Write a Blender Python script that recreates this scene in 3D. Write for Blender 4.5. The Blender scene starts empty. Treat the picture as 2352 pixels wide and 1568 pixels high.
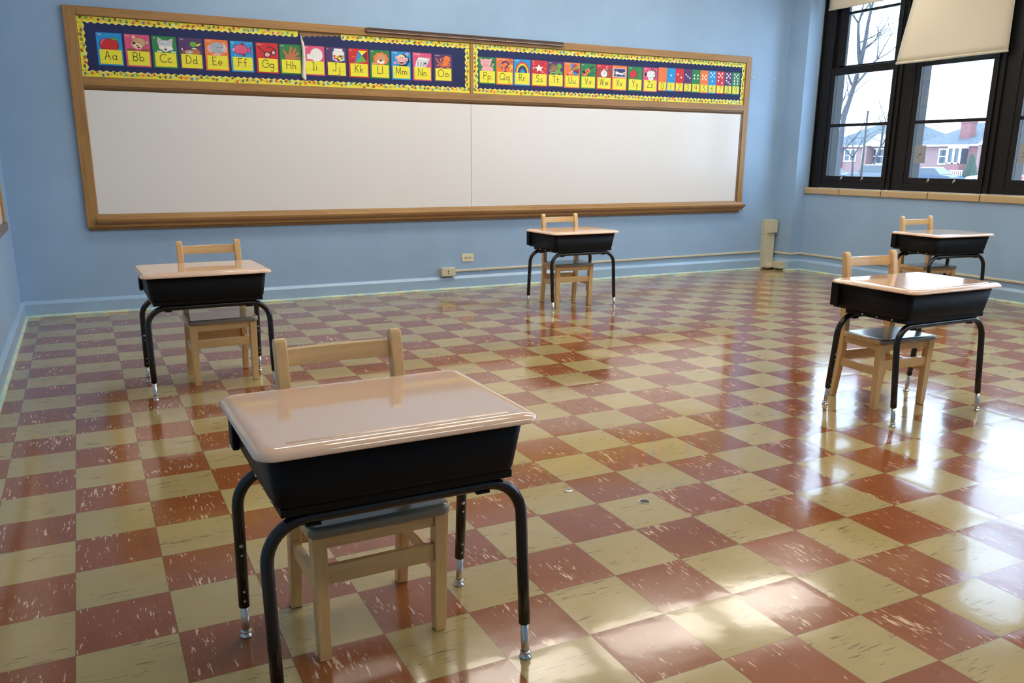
import bpy, math, random
from mathutils import Vector, Matrix
PI = math.pi
S = bpy.context.scene
COL = S.collection
random.seed(7)

# ------------------------------------------------------------------ helpers
class M:
    """collects geometry for ONE mesh object"""
    def __init__(s): s.v = []; s.f = []; s.m = []; s.sm = []
    def add(s, vs, fs, mi=0, smooth=False):
        b = len(s.v); s.v += [tuple(map(float, v)) for v in vs]
        for f in fs: s.f.append([b + i for i in f]); s.m.append(mi); s.sm.append(smooth)
    def box(s, lo, hi, mi=0):
        x0, y0, z0 = lo; x1, y1, z1 = hi
        s.add([(x0,y0,z0),(x1,y0,z0),(x1,y1,z0),(x0,y1,z0),(x0,y0,z1),(x1,y0,z1),(x1,y1,z1),(x0,y1,z1)],
              [(0,3,2,1),(4,5,6,7),(0,1,5,4),(1,2,6,5),(2,3,7,6),(3,0,4,7)], mi)
    def loft(s, rings, mi=0, smooth=False, cap=True, closed=True):
        n = len(rings[0]); vs = [p for r in rings for p in r]; fs = []
        for k in range(len(rings) - 1):
            for i in range(n if closed else n - 1):
                j = (i + 1) % n
                fs.append((k*n+i, k*n+j, (k+1)*n+j, (k+1)*n+i))
        s.add(vs, fs, mi, smooth)
        if cap:
            b = len(s.v) - len(vs)
            s.f.append([b + i for i in range(n)][::-1]); s.m.append(mi); s.sm.append(False)
            s.f.append([b + (len(rings)-1)*n + i for i in range(n)]); s.m.append(mi); s.sm.append(False)
    def tube(s, path, r, n=12, mi=0, cap=True):
        """round tube along a path; r may be a list"""
        P = [Vector(p) for p in path]; R = r if isinstance(r, (list, tuple)) else [r]*len(P)
        t0 = (P[1]-P[0]).normalized()
        a = t0.orthogonal().normalized(); rings = []
        for i, p in enumerate(P):
            t = (P[min(i+1, len(P)-1)] - P[max(i-1, 0)]).normalized()
            a = (a - t*a.dot(t)).normalized(); b = t.cross(a)
            rings.append([p + (a*math.cos(2*PI*k/n) + b*math.sin(2*PI*k/n))*R[i] for k in range(n)])
        s.loft(rings, mi, True, cap)
    def lathe(s, prof, c=(0,0,0), n=20, mi=0):
        rings = [[(c[0]+r*math.cos(2*PI*k/n), c[1]+r*math.sin(2*PI*k/n), c[2]+z) for k in range(n)] for r, z in prof]
        s.loft(rings, mi, True)
    def prism(s, poly, axis, lo, hi, mi=0, smooth=False):
        """extrude a 2-D polygon along an axis: 'x' (poly in y,z), 'y' (x,z), 'z' (x,y)"""
        def P(a, t): return {'x': (t, a[0], a[1]), 'y': (a[0], t, a[1]), 'z': (a[0], a[1], t)}[axis]
        s.loft([[P(a, lo) for a in poly], [P(a, hi) for a in poly]], mi, smooth)
    def obj(s, name, mats, parent=None, at=None, bevel=None, seg=2, split=None, **props):
        """link as one object. at: world origin the vertices are given in world coords around"""
        me = bpy.data.meshes.new(name)
        vs = s.v
        if at is None and parent is None:
            xs, ys, zs = zip(*vs); at = ((min(xs)+max(xs))/2, (min(ys)+max(ys))/2, min(zs))
        if at is not None: vs = [(x-at[0], y-at[1], z-at[2]) for x, y, z in vs]
        me.from_pydata(vs, [], s.f); 
        if not isinstance(mats, (list, tuple)): mats = [mats]
        for m in mats: me.materials.append(m)
        me.polygons.foreach_set('material_index', s.m)
        me.polygons.foreach_set('use_smooth', s.sm); me.update()
        o = bpy.data.objects.new(name, me); COL.objects.link(o)
        if parent is not None: o.parent = parent
        elif at is not None: o.location = at
        if bevel:
            b = o.modifiers.new('bevel', 'BEVEL'); b.width = bevel; b.segments = seg; b.limit_method = 'ANGLE'
            b.angle_limit = math.radians(40)
        for k, v in props.items(): o[k] = v
        return o

def thing(name, loc, rz=0, **props):
    o = bpy.data.objects.new(name, None); COL.objects.link(o)
    o.location = loc; o.rotation_euler = (0, 0, rz); o.empty_display_size = .05
    for k, v in props.items(): o[k] = v
    return o
def copy_tree(o, parent=None):
    c = o.copy(); COL.objects.link(c); c.parent = parent
    for ch in [x for x in COL.objects if x.parent == o]: copy_tree(ch, c)
    return c
def rrect(hx, hy, r, n=6, cx=0, cy=0):
    pts = []
    for (sx, sy, a0) in ((1,1,0), (-1,1,PI/2), (-1,-1,PI), (1,-1,3*PI/2)):
        for k in range(n+1):
            a = a0 + k*PI/2/n
            pts.append((cx + sx*(hx-r) + r*math.cos(a), cy + sy*(hy-r) + r*math.sin(a)))
    return pts

# ------------------------------------------------------------------ materials
def mat(name, col, rough=.5, metal=0, spec=.5, **kw):
    m = bpy.data.materials.new(name); m.use_nodes = True
    b = m.node_tree.nodes['Principled BSDF']
    b.inputs['Base Color'].default_value = (*col, 1); b.inputs['Roughness'].default_value = rough
    b.inputs['Metallic'].default_value = metal; b.inputs['Specular IOR Level'].default_value = spec
    for k, v in kw.items(): b.inputs[k.replace('_', ' ')].default_value = v
    return m
class N:
    def __init__(s, m): s.t = m.node_tree; s.b = s.t.nodes['Principled BSDF']
    def n(s, kind, **kw):
        x = s.t.nodes.new('ShaderNode' + kind)
        for k, v in kw.items(): setattr(x, k, v)
        return x
    def l(s, a, b): s.t.links.new(a, b)
    def math(s, op, a, b=None, c=None):
        x = s.n('Math', operation=op)
        for i, q in enumerate((a, b, c)):
            if q is None: continue
            if isinstance(q, (int, float)): x.inputs[i].default_value = q
            else: s.l(q, x.inputs[i])
        return x.outputs[0]
    def mix(s, fac, a, b):
        x = s.n('Mix', data_type='RGBA')
        for i, q in ((0, fac), (6, a), (7, b)):
            if isinstance(q, (int, float)): x.inputs[i].default_value = q
            elif isinstance(q, tuple): x.inputs[i].default_value = (*q, 1)
            else: s.l(q, x.inputs[i])
        return x.outputs[2]
    def ramp(s, fac, stops):
        x = s.n('ValToRGB'); s.l(fac, x.inputs[0]); e = x.color_ramp.elements
        while len(e) < len(stops): e.new(.5)
        for q, (p, c) in zip(e, stops): q.position = p; q.color = (*c, 1) if len(c) == 3 else c
        return x.outputs[0]
    def noise(s, vec, scale, detail=2, rough=.5, dist=0):
        x = s.n('TexNoise'); x.inputs['Scale'].default_value = scale; x.inputs['Detail'].default_value = detail
        x.inputs['Roughness'].default_value = rough; x.inputs['Distortion'].default_value = dist
        if vec is not None: s.l(vec, x.inputs['Vector'])
        return x.outputs[0]
    def mapping(s, vec, scale=(1,1,1), loc=(0,0,0)):
        x = s.n('Mapping'); x.inputs['Scale'].default_value = scale; x.inputs['Location'].default_value = loc
        s.l(vec, x.inputs[0]); return x.outputs[0]
    def bump(s, h, strength, dist=.01):
        x = s.n('Bump'); x.inputs['Strength'].default_value = strength; x.inputs['Distance'].default_value = dist
        s.l(h, x.inputs['Height']); return x

def wood(name, c1, c2, axis='x', rough=.35, scale=1, coat=0):
    m = mat(name, c1, rough); w = N(m)
    v = w.n('TexCoord').outputs['Object']
    st = {'x': (1.2,22,22), 'y': (22,1.2,22), 'z': (22,22,1.2)}[axis]
    v2 = w.mapping(v, tuple(k*scale for k in st))
    a = w.noise(v2, 1.6, 4, .6, .6)
    g = w.noise(w.mapping(v, tuple(k*scale*5 for k in st)), 2, 3, .6)
    f = w.math('ADD', w.math('MULTIPLY', a, .7), w.math('MULTIPLY', g, .35))
    w.l(w.ramp(f, [(.35, c2), (.62, c1)]), w.b.inputs['Base Color'])
    bp = w.bump(g, .15, .001); w.l(bp.outputs[0], w.b.inputs['Normal'])
    if coat: w.b.inputs['Coat Weight'].default_value = coat; w.b.inputs['Coat Roughness'].default_value = .12
    return m

def floor_material():
    m = mat('vinyl_tiles', (.5,.4,.2), .12); w = N(m); T = .2286
    g = w.n('NewGeometry').outputs['Position']
    sp = w.n('SeparateXYZ'); w.l(g, sp.inputs[0])
    X = w.math('DIVIDE', sp.outputs[0], T); Y = w.math('DIVIDE', sp.outputs[1], T)
    ix = w.math('FLOOR', X); iy = w.math('FLOOR', Y); fx = w.math('SUBTRACT', X, ix); fy = w.math('SUBTRACT', Y, iy)
    par = w.math('FLOORED_MODULO', w.math('ADD', ix, iy), 2.0)          # 0 -> red, 1 -> beige
    cb = w.n('CombineXYZ'); w.l(ix, cb.inputs[0]); w.l(iy, cb.inputs[1])
    wn = w.n('TexWhiteNoise', noise_dimensions='3D'); w.l(cb.outputs[0], wn.inputs[0])
    off = w.n('VectorMath', operation='MULTIPLY'); w.l(wn.outputs['Color'], off.inputs[0]); off.inputs[1].default_value = (37, 53, 29)
    pos = w.n('VectorMath', operation='ADD'); w.l(g, pos.inputs[0]); w.l(off.outputs[0], pos.inputs[1])
    # streaks: dark ones along X in the beige tiles, cream ones along Y in the red tiles
    sx = w.mapping(pos.outputs[0], (15, 120, 1)); sy = w.mapping(pos.outputs[0], (125, 20, 1))
    n1 = w.noise(sx, 1, 3.0, .55, .25); n1b = w.noise(w.mapping(pos.outputs[0], (4, 9, 1)), 1, 2)
    n2 = w.noise(sy, 1, 3.0, .55, .5); n2b = w.noise(w.mapping(pos.outputs[0], (9, 6, 1)), 1.2, 2)
    fine = w.noise(w.mapping(pos.outputs[0], (20, 220, 1)), 1, 3)
    soft = w.noise(pos.outputs[0], 9, 4, .6)
    dk = w.ramp(w.math('ADD', w.math('MULTIPLY', n1, .8), w.math('MULTIPLY', n1b, .35)), [(.685, (0,0,0)), (.735, (1,1,1))])
    lt = w.ramp(w.math('ADD', w.math('MULTIPLY', n2, .8), w.math('MULTIPLY', n2b, .4)), [(.718, (0,0,0)), (.745, (1,1,1))])
    n3 = w.noise(w.mapping(pos.outputs[0], (70, 22, 1)), 1.3, 3, .6)
    dk2 = w.ramp(n3, [(.665, (0,0,0)), (.71, (1,1,1))])
    beige = w.mix(w.math('MULTIPLY', fine, .5), (.475,.36,.155), (.40,.295,.115))
    beige = w.mix(w.math('MULTIPLY', soft, .35), beige, (.30,.22,.085))
    beige = w.mix(w.math('MULTIPLY', dk, .75), beige, (.13,.085,.05))
    thin = w.ramp(w.noise(w.mapping(pos.outputs[0], (16, 150, 1)), 1, 4, .65, .2), [(.60, (0,0,0)), (.70, (1,1,1))])
    beige = w.mix(w.math('MULTIPLY', thin, .45), beige, (.22,.155,.08))
    thinr = w.ramp(w.noise(w.mapping(pos.outputs[0], (150, 18, 1)), 1, 4, .65, .3), [(.64, (0,0,0)), (.72, (1,1,1))])
    red = w.mix(soft, (.315,.103,.029), (.235,.068,.020))
    red = w.mix(w.math('MULTIPLY', thinr, .4), red, (.50,.28,.15))
    red = w.mix(w.math('MULTIPLY', dk2, .6), red, (.09,.045,.03))
    red = w.mix(w.math('MULTIPLY', lt, .85), red, (.72,.52,.33))
    col = w.mix(par, red, beige)
    # a little difference between single tiles
    hs = w.n('HueSaturation'); w.l(col, hs.inputs['Color'])
    w.l(w.math('MULTIPLY_ADD', wn.outputs['Value'], .16, .90), hs.inputs['Value'])
    # seams
    ex = w.math('MINIMUM', fx, w.math('SUBTRACT', 1, fx)); ey = w.math('MINIMUM', fy, w.math('SUBTRACT', 1, fy))
    e = w.math('MINIMUM', ex, ey)
    seam = w.ramp(e, [(.002, (1,1,1)), (.0075, (0,0,0))])
    col2 = w.mix(w.math('MULTIPLY', seam, .62), hs.outputs['Color'], (.10,.055,.03))
    w.l(col2, w.b.inputs['Base Color'])
    # polish: roughness clouds, waves of the tiles, each tile tilted a hair
    rn = w.noise(g, 2.2, 4, .6)
    w.l(w.ramp(rn, [(.3, (.10,)*3), (.75, (.20,)*3)]), w.b.inputs['Roughness'])
    wave = w.noise(g, 3.2, 1.5, .5); wave2 = w.noise(g, 14, 2, .5)
    c3 = w.n('SeparateColor'); w.l(wn.outputs['Color'], c3.inputs[0])
    tilt = w.math('ADD', w.math('MULTIPLY', w.math('SUBTRACT', c3.outputs[0], .5), fx), w.math('MULTIPLY', w.math('SUBTRACT', c3.outputs[1], .5), fy))
    edge = w.math('MULTIPLY', w.math('SMOOTH_MIN', e, .12, .1), 1.3)
    h = w.math('ADD', w.math('ADD', w.math('MULTIPLY', wave, .0046), w.math('MULTIPLY', wave2, .0008)),
               w.math('ADD', w.math('MULTIPLY', tilt, .0011), w.math('MULTIPLY', edge, .0035)))
    bp = w.n('Bump'); bp.inputs['Strength'].default_value = 1; bp.inputs['Distance'].default_value = .33
    w.l(h, bp.inputs['Height']); w.l(bp.outputs[0], w.b.inputs['Normal'])
    w.b.inputs['Coat Weight'].default_value = .25; w.b.inputs['Coat Roughness'].default_value = .05
    w.l(bp.outputs[0], w.b.inputs['Coat Normal'])
    return m

def paint(name, c, rough=.45, bump=.08, var=.05):
    m = mat(name, c, rough); w = N(m); g = w.n('NewGeometry').outputs['Position']
    a = w.noise(g, 1.3, 4, .6)
    d = tuple(k*(1-var*2) for k in c); l = tuple(min(1, k*(1+var)) for k in c)
    w.l(w.ramp(a, [(.3, d), (.7, l)]), w.b.inputs['Base Color'])
    b = w.bump(w.noise(g, 60, 4, .6), bump, .004); w.l(b.outputs[0], w.b.inputs['Normal'])
    return m

def peeling(name, c1, c2, thr=.5):
    m = mat(name, c1, .5); w = N(m); g = w.n('NewGeometry').outputs['Position']
    a = w.noise(w.mapping(g, (1, 1, 3)), 9, 5, .7)
    col = w.mix(w.ramp(a, [(thr-.04, (0,0,0)), (thr+.04, (1,1,1))]), c1, c2)
    b = w.noise(g, 45, 3, .7)
    col = w.mix(w.ramp(b, [(.66, (0,0,0)), (.70, (1,1,1))]), col, (.11,.07,.03))
    w.l(col, w.b.inputs['Base Color']); return m

MT = {}
MT['floor'] = floor_material()
BL = (.315,.475,.67)
MT['wall'] = paint('blue_wall_paint', BL)
MT['base'] = paint('blue_baseboard_paint', (.35,.52,.70), .3)
MT['shoe'] = peeling('peeling_shoe_moulding', (.42,.62,.58), (.66,.72,.50), .5)
MT['ceil'] = paint('ceiling_paint', (.78,.78,.74), .7)
MT['oak'] = wood('oak_board_frame', (.41,.225,.072), (.28,.14,.042), 'x', .38)
MT['oakz'] = wood('oak_board_frame_upright', (.41,.225,.072), (.28,.14,.042), 'z', .38)
MT['oakd'] = wood('oak_dark_moulding', (.22,.125,.05), (.14,.075,.03), 'x', .4)
MT['white'] = mat('whiteboard_enamel', (.80,.79,.765), .22)
MT['cork'] = mat('cork', (.30,.18,.09), .9)
MT['navy'] = paint('navy_backing_paper', (.009,.020,.105), .7, .02, .12)
MT['torn'] = mat('torn_white_paper', (.80,.74,.66), .8)
MT['rail'] = mat('bronze_map_rail', (.10,.065,.045), .35, .6)
MT['copper'] = mat('copper_strip', (.42,.26,.20), .35, .5)
MT['ivory'] = mat('ivory_metal', (.62,.58,.42), .4)
MT['ivoryb'] = mat('ivory_plastic', (.74,.68,.46), .35)
MT['dark'] = mat('dark_slot', (.02,.018,.015), .5)
MT['frame'] = mat('black_brown_window_paint', (.008,.0065,.006), .42, 0, .3)
MT['sill'] = mat('tan_glazed_tile', (.53,.385,.20), .14, Coat_Weight=.4)
MT['grout'] = mat('sill_grout', (.05,.035,.02), .8)
MT['shade'] = mat('cream_shade_cloth', (.62,.56,.43), .8, Transmission_Weight=0)
MT['black'] = mat('black_plastic_bin', (.0035,.0034,.0034), .5, 0, .18)
MT['tube'] = mat('black_enamel_tube', (.005,.005,.006), .22)
MT['chrome'] = mat('chrome', (.60,.57,.53), .2, 1)
MT['zinc'] = mat('zinc_screw', (.55,.54,.52), .3, 1)
MT['top'] = mat('beige_desk_laminate', (.80,.535,.37), .10, Coat_Weight=.7, Coat_Roughness=.03, Coat_IOR=1.55)
MT['chairx'] = wood('rubberwood_x', (.70,.465,.205), (.56,.35,.135), 'x', .3, 1, .3)
MT['chairy'] = wood('rubberwood_y', (.70,.465,.205), (.56,.35,.135), 'y', .3, 1, .3)
MT['chairz'] = wood('rubberwood_z', (.70,.465,.205), (.56,.35,.135), 'z', .3, 1, .3)
MT['seat'] = mat('grey_seat_reflection', (.20,.175,.13), .2, Coat_Weight=.25, Coat_Roughness=.08)  # grey stands for what the glossy wood seat reflects
def glass():
    m = bpy.data.materials.new('window_glass'); m.use_nodes = True; t = m.node_tree; t.nodes.clear()
    o = t.nodes.new('ShaderNodeOutputMaterial'); mx = t.nodes.new('ShaderNodeMixShader')
    tr = t.nodes.new('ShaderNodeBsdfTransparent'); tr.inputs[0].default_value = (.93,.965,1,1)
    gl = t.nodes.new('ShaderNodeBsdfGlossy'); gl.inputs['Roughness'].default_value = .01
    ge = t.nodes.new('ShaderNodeNewGeometry'); dp = t.nodes.new('ShaderNodeVectorMath'); dp.operation = 'DOT_PRODUCT'
    t.links.new(ge.outputs['Normal'], dp.inputs[0]); t.links.new(ge.outputs['Incoming'], dp.inputs[1]); prev = dp.outputs['Value']
    for op, b in (('ABSOLUTE', 0), ('SUBTRACT', None), ('POWER', 5), ('MULTIPLY', .93), ('ADD', .06)):     # reflectance of a clear pane
        q = t.nodes.new('ShaderNodeMath'); q.operation = op
        if b is None: q.inputs[0].default_value = 1; t.links.new(prev, q.inputs[1])
        else: t.links.new(prev, q.inputs[0]); q.inputs[1].default_value = b
        prev = q.outputs[0]
    t.links.new(prev, mx.inputs[0]); t.links.new(tr.outputs[0], mx.inputs[1]); t.links.new(gl.outputs[0], mx.inputs[2])
    t.links.new(mx.outputs[0], o.inputs[0]); return m
MT['glass'] = glass()
def emis(name, c, s):
    m = mat(name, c, .5); b = m.node_tree.nodes['Principled BSDF']
    b.inputs['Emission Color'].default_value = (*c, 1); b.inputs['Emission Strength'].default_value = s
    return m

# ------------------------------------------------------------------ camera
F_, YAW, PIT, ROL = 1915.8149, 0.464608, -0.252595, 0.005602
CAM = (0.12722, -2.01426, 1.14244); PX, PY = 1163.8486, 861.1975
f = Vector((math.sin(YAW)*math.cos(PIT), math.cos(YAW)*math.cos(PIT), math.sin(PIT)))
r = Vector((math.cos(YAW), -math.sin(YAW), 0)); u = r.cross(f)
r2 = r*math.cos(ROL) + u*math.sin(ROL); u2 = -r*math.sin(ROL) + u*math.cos(ROL)
cd = bpy.data.cameras.new('camera'); co = bpy.data.objects.new('camera', cd); COL.objects.link(co)
co.matrix_world = Matrix(((r2.x,u2.x,-f.x,CAM[0]),(r2.y,u2.y,-f.y,CAM[1]),(r2.z,u2.z,-f.z,CAM[2]),(0,0,0,1)))
cd.sensor_width = 36; cd.sensor_fit = 'HORIZONTAL'; cd.lens = F_/2352*36
cd.shift_x = (1176-PX)/2352; cd.shift_y = (PY-784)/2352; cd.clip_start = .02; cd.clip_end = 500
S.camera = co

# ------------------------------------------------------------------ room shell
XL, YW, XP, YJ, XR, XG = -.346, 4.955, 6.885, 4.70, 7.04, 7.12   # left wall, front wall, pier face, window jamb, wall under windows, glass
YB, H = -4.6, 3.25; XO = 7.235
ST = 'structure'
def struct(m, name, mats, parent=None, **k): return m.obj(name, mats, parent, kind=ST, **k)
m = M(); m.box((XL-.2, YB-.2, -.15), (XO, YW+.2, 0)); struct(m, 'floor', MT['floor'])
m = M(); m.box((XL-.2, YB-.2, H), (XO, YW+.2, H+.15)); struct(m, 'ceiling', MT['ceil'])
m = M(); m.box((XL-.2, YW, 0), (XO, YW+.2, H)); struct(m, 'wall_front', MT['wall'])
m = M(); m.box((XL-.2, YB, 0), (XL, YW, H)); struct(m, 'wall_left', MT['wall'])
m = M(); m.box((XL-.2, YB-.2, 0), (XO, YB, H)); struct(m, 'wall_back', MT['wall'])
WT = 2.98
PER = 1.0; NW = 8; YEND = YJ - NW*PER - .03
m = M()
m.prism([(XP, YJ), (XO, YJ), (XO, YW), (XP, YW)], 'z', 0, H)           # corner pier
m.box((XR, YEND, 0), (XO, YJ, .831)); m.box((XR, YEND, WT), (XO, YJ, H))
m.box((XP, YB, 0), (XO, YEND, H))
struct(m, 'wall_right', MT['wall'])

# baseboards: bevelled cap catches the light
prof = [(0, 0), (.022, 0), (.022, .096), (.018, .101), (.006, .117), (0, .119)]
TR = [1]
def bb(name, p0, p1, nrm, m0=0, m1=0):
    p0 = Vector((*p0, 0)); p1 = Vector((*p1, 0)); n = Vector((*nrm, 0)); d = (p1-p0).normalized()
    for pr, nm, mt in ((prof, name, MT['base']), ([(.022, .0005), (.036, .0005), (.035, .008), (.030, .015), (.022, .018)], 'trim_%d' % TR[0], MT['shoe'])):
        m = M(); m.loft([[tuple(p + n*a + d*(a*mi) + Vector((0,0,z))) for a, z in pr] for p, mi in ((p0, m0), (p1, -m1))])
        struct(m, nm, mt)
    TR[0] += 1
bb('baseboard_front', (XL, YW), (XP, YW), (0, -1), 1, 1)
bb('baseboard_left', (XL, YB), (XL, YW), (1, 0), 0, 1)
bb('baseboard_pier', (XP, YW), (XP, YJ), (-1, 0), 1, -1)
bb('baseboard_jamb', (XP, YJ), (XR, YJ), (0, -1), -1, 1)
bb('baseboard_right', (XR, YJ), (XR, YEND), (-1, 0), 1, 0)

# window sill of glazed bullnose tiles
m = M(); sx0 = XR - .022; zs0, zs1 = .812, .878
sp = [(XR+.07, zs0+.02), (XR+.001, zs0+.02), (XR+.001, zs0), (sx0+.004, zs0), (sx0, zs0+.006), (sx0, zs1-.016), (sx0+.005, zs1-.005), (sx0+.016, zs1), (XR+.07, zs1)]
js = [YJ-.003] + [4.233 - .508*i for i in range(0, 17)]
js = [y for y in js if y > YEND+.05] + [YEND+.003]
for a, b in zip(js[:-1], js[1:]):
    m.prism(sp, 'y', b+.004, a-.004, 0, False)
sill = struct(m, 'trim_sill', MT['sill'], bevel=.004)
m = M(); m.prism([(XR+.07, zs0+.02), (sx0+.004, zs0+.004), (sx0+.003, zs1-.016), (sx0+.014, zs1-.003), (XR+.07, zs1-.003)], 'y', YEND+.002, YJ-.002)
struct(m, 'trim_sill_grout', MT['grout'])

# windows: black-brown double hung units, 1 m apart
zb, zmt = .8785, 2.02          # frame bottom, meeting rail
for i in range(NW):
    y1 = YJ - i*PER; y0 = y1 - PER
    if i == 0: pass
    g1 = y1 - .197; g0 = g1 - .733            # glass opening (lower)
    if i == 0: g1 = 4.503; g0 = 3.772
    if i == 1: g1 = 3.502; g0 = 2.778
    if i == 2: g1 = 2.508; g0 = 1.785
    m = M()
    # outer frame: two stiles, head and bottom, deep outwards
    m.box((XG-.025, g1+.055, zb), (XG+.125, y1 if i == 0 else y1+.0, WT)); m.box((XG-.025, y0, zb), (XG+.125, g0-.055, WT))
    m.box((XG-.025, g0-.055, zb), (XG+.125, g1+.055, .945)); m.box((XG-.025, g0-.055, 2.93), (XG+.125, g1+.055, WT))
    # parting strip standing proud at the mullion and outer reveal
    m.box((XG-.045, y1-.012, zb), (XG-.02, y1+.0, WT)); m.box((XG-.035, y0+.052, zb), (XG-.02, y0+.10, WT))
    m.box((XG+.015, g1-.0, zb), (XG+.12, g1+.056, WT)); m.box((XG+.015, g0-.056, zb), (XG+.12, g0, WT))
    win = struct(m, 'window_%d' % (i+1), MT['frame'], at=(XG, (y0+y1)/2, zb), bevel=.003)
    at = tuple(win.location)
    def part(m, nm, mt, bevel=None):
        o = m.obj(nm, mt, None, at=at, bevel=bevel); o.parent = win; o.location = (0,0,0); o['kind'] = ST; return o
    m = M(); a, b = XG-.018, XG+.014                       # lower sash
    m.box((a, g1, .945), (b, g1+.056, zmt+.035)); m.box((a, g0-.056, .945), (b, g0, zmt+.035))
    m.box((a, g0, .945), (b, g1, 1.0)); m.box((a, g0, 1.985), (b, g1, zmt+.035)); m.box((a+.006, g0, 1.484), (b-.004, g1, 1.513))
    ls = part(m, 'lower_sash', MT['frame'], .002)
    m = M(); a, b = XG+.018, XG+.05                        # upper sash
    m.box((a, g1-.07, zmt), (b, g1+.03, 2.93)); m.box((a, g0-.03, zmt), (b, g0+.04, 2.93))
    m.box((a, g0, zmt), (b, g1, 2.075)); m.box((a, g0, 2.88), (b, g1, 2.93)); m.box((a+.006, g0, 2.555), (b-.004, g1, 2.58))
    us = part(m, 'upper_sash', MT['frame'], .002)
    m = M(); [m.add([(XG, g0, a), (XG, g1, a), (XG, g1, b), (XG, g0, b)], [(3,2,1,0)]) for a, b in ((1.0, 1.484), (1.513, 1.985))]; part(m, 'lower_pane', MT['glass'])
    m = M(); [m.add([(XG+.034, g0+.04, a), (XG+.034, g1-.07, a), (XG+.034, g1-.07, b), (XG+.034, g0+.04, b)], [(3,2,1,0)]) for a, b in ((2.075, 2.555), (2.58, 2.88))]; part(m, 'upper_pane', MT['glass'])
    for dy in ((4.287, 4.028) if i == 0 else (3.285, 3.023) if i == 1 else (g1-.216, g1-.477)):
        m = M(); m.tube([(XG-.02, dy, .990), (XG-.03, dy, .985), (XG-.042, dy, .972), (XG-.040, dy, .962), (XG-.036, dy, .958)], .003, 6)
        m.box((XG-.022, dy-.008, .972), (XG-.018, dy+.008, .995)); part(m, 'sash_lift', MT['zinc'])

# roller shades
def shade(label, y0, y1, zbot, ztop=2.97, xin=0, dy=0, drop=0):
    """cloth between y0..y1 (y1 is the left edge seen from the room); its lower left corner may swing inwards"""
    root = thing('roller_shade', (7.045, (y0+y1)/2, zbot), label=label, category='window shade', group='roller shades at the windows')
    at = root.location
    nx, nz = 14, 16; m = M(); vs = []; base = 7.035
    for k in range(nz+1):
        t = k/nz
        for i in range(nx+1):
            s = i/nx                                   # 0 right, 1 left
            w = (1-t)**1.3
            y = y0 + (y1-y0)*s + dy*s*w; z = zbot + (ztop-zbot)*t + drop*(1-s)*(1-t)
            x = base - xin*s*w - (.012*math.sin(s*7+t*4)*w + .008*math.sin(s*3-t*5)*w if xin else .002*math.sin(s*8))
            vs.append((x-at[0], y-at[1], z-at[2]))
    fs = [(k*(nx+1)+i, k*(nx+1)+i+1, (k+1)*(nx+1)+i+1, (k+1)*(nx+1)+i) for k in range(nz) for i in range(nx)]
    m.add(vs, fs, 0, True); o = m.obj('cloth', MT['shade'], root)
    sd = o.modifiers.new('thick', 'SOLIDIFY'); sd.thickness = .0015
    m = M(); m.tube([Vector(v) for v in vs[:nx+1]], .011, 10); m.obj('hem_bar', MT['shade'], root)
    m = M(); m.tube([(base+.012-at[0], y0-.02-at[1], ztop-.02-at[2]), (base+.012-at[0], y1+.02-at[1], ztop-.02-at[2])], .022, 12); m.obj('roller', MT['shade'], root)
shade('short cream roller shade pulled almost fully up at the corner window', 3.655, 4.60, 2.612)
shade('cream roller shade hanging crooked, half drawn over the second window from the corner', 2.655, 3.57, 2.013, xin=.10, dy=.07, drop=.015)
for k, zz in ((2, 2.63), (3, 2.55), (4, 2.40), (5, 2.7), (6, 2.3), (7, 2.6)):
    pass

# notices on the lower panes; their grey is a painted reflection
for i, (y0, y1) in enumerate(((3.362, 3.487), (2.365, 2.49))):
    m = M(); m.box((XG-.0035, y0, 1.132), (XG-.0025, y1, 1.292), 0)
    for k, (a, b) in enumerate((((.3,.45),(.55,.55)), ((.55,.55),(.62,.42)), ((.3,.62),(.45,.66)))):
        pa = Vector((XG-.004, y1-(y1-y0)*a[0], 1.132+.16*(1-a[1]))); pb = Vector((XG-.004, y1-(y1-y0)*b[0], 1.132+.16*(1-b[1])))
        m.tube([pa, pb], .002, 4, 1)
    m.obj('paper_notice', [mat('notice_reflection_grey', (.30,.32,.34), .7), MT['dark']],
          label=('paper notice, its grey a painted reflection, taped low on the pane of the second window', 'paper notice, its grey a painted reflection, low on the pane at the right edge of the picture')[i], category='notice', group='notices on the windows')

# ------------------------------------------------------------------ whiteboard unit
YF = 4.928          # face of the frame
bx0, bx1 = .146, 6.378
root = thing('whiteboard', ((bx0+bx1)/2, YW, .63), label='long oak framed whiteboard with a pin strip above and a chalk tray', category='whiteboard')
at = root.location
def bp(m, nm, mt, bevel=.002, lab=None):
    o = m.obj(nm, mt, None, at=at, bevel=bevel); o.parent = root; o.location = (0,0,0)
    if lab: o['label'] = lab
    return o
m = M(); m.box((bx0, YF, .64), (.228, YW-.001, 2.166)); bp(m, 'frame_stile', MT['oakz'], .004)
m = M(); m.box((6.312, YF, .66), (bx1, YW-.001, 2.166)); bp(m, 'frame_stile', MT['oakz'], .004)
m = M(); m.box((.2285, YF, 2.106), (6.3115, YW-.001, 2.166)); bp(m, 'top_rail', MT['oak'], .003)
m = M(); m.box((.2285, YF, 1.640), (6.3115, YW-.001, 1.698)); bp(m, 'middle_rail', MT['oak'], .003)
m = M(); m.prism([(YW-.002, 1.640), (YF+.004, 1.640), (YF+.006, 1.625), (YF+.015, 1.612), (YW-.002, 1.608)], 'x', .2285, 6.3115); bp(m, 'cove_moulding', MT['oakd'], 0)
m = M(); m.box((6.290, YF+.008, .735), (6.312, YW-.002, 1.61)); bp(m, 'cove_moulding', MT['oakd'], .002)
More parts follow.
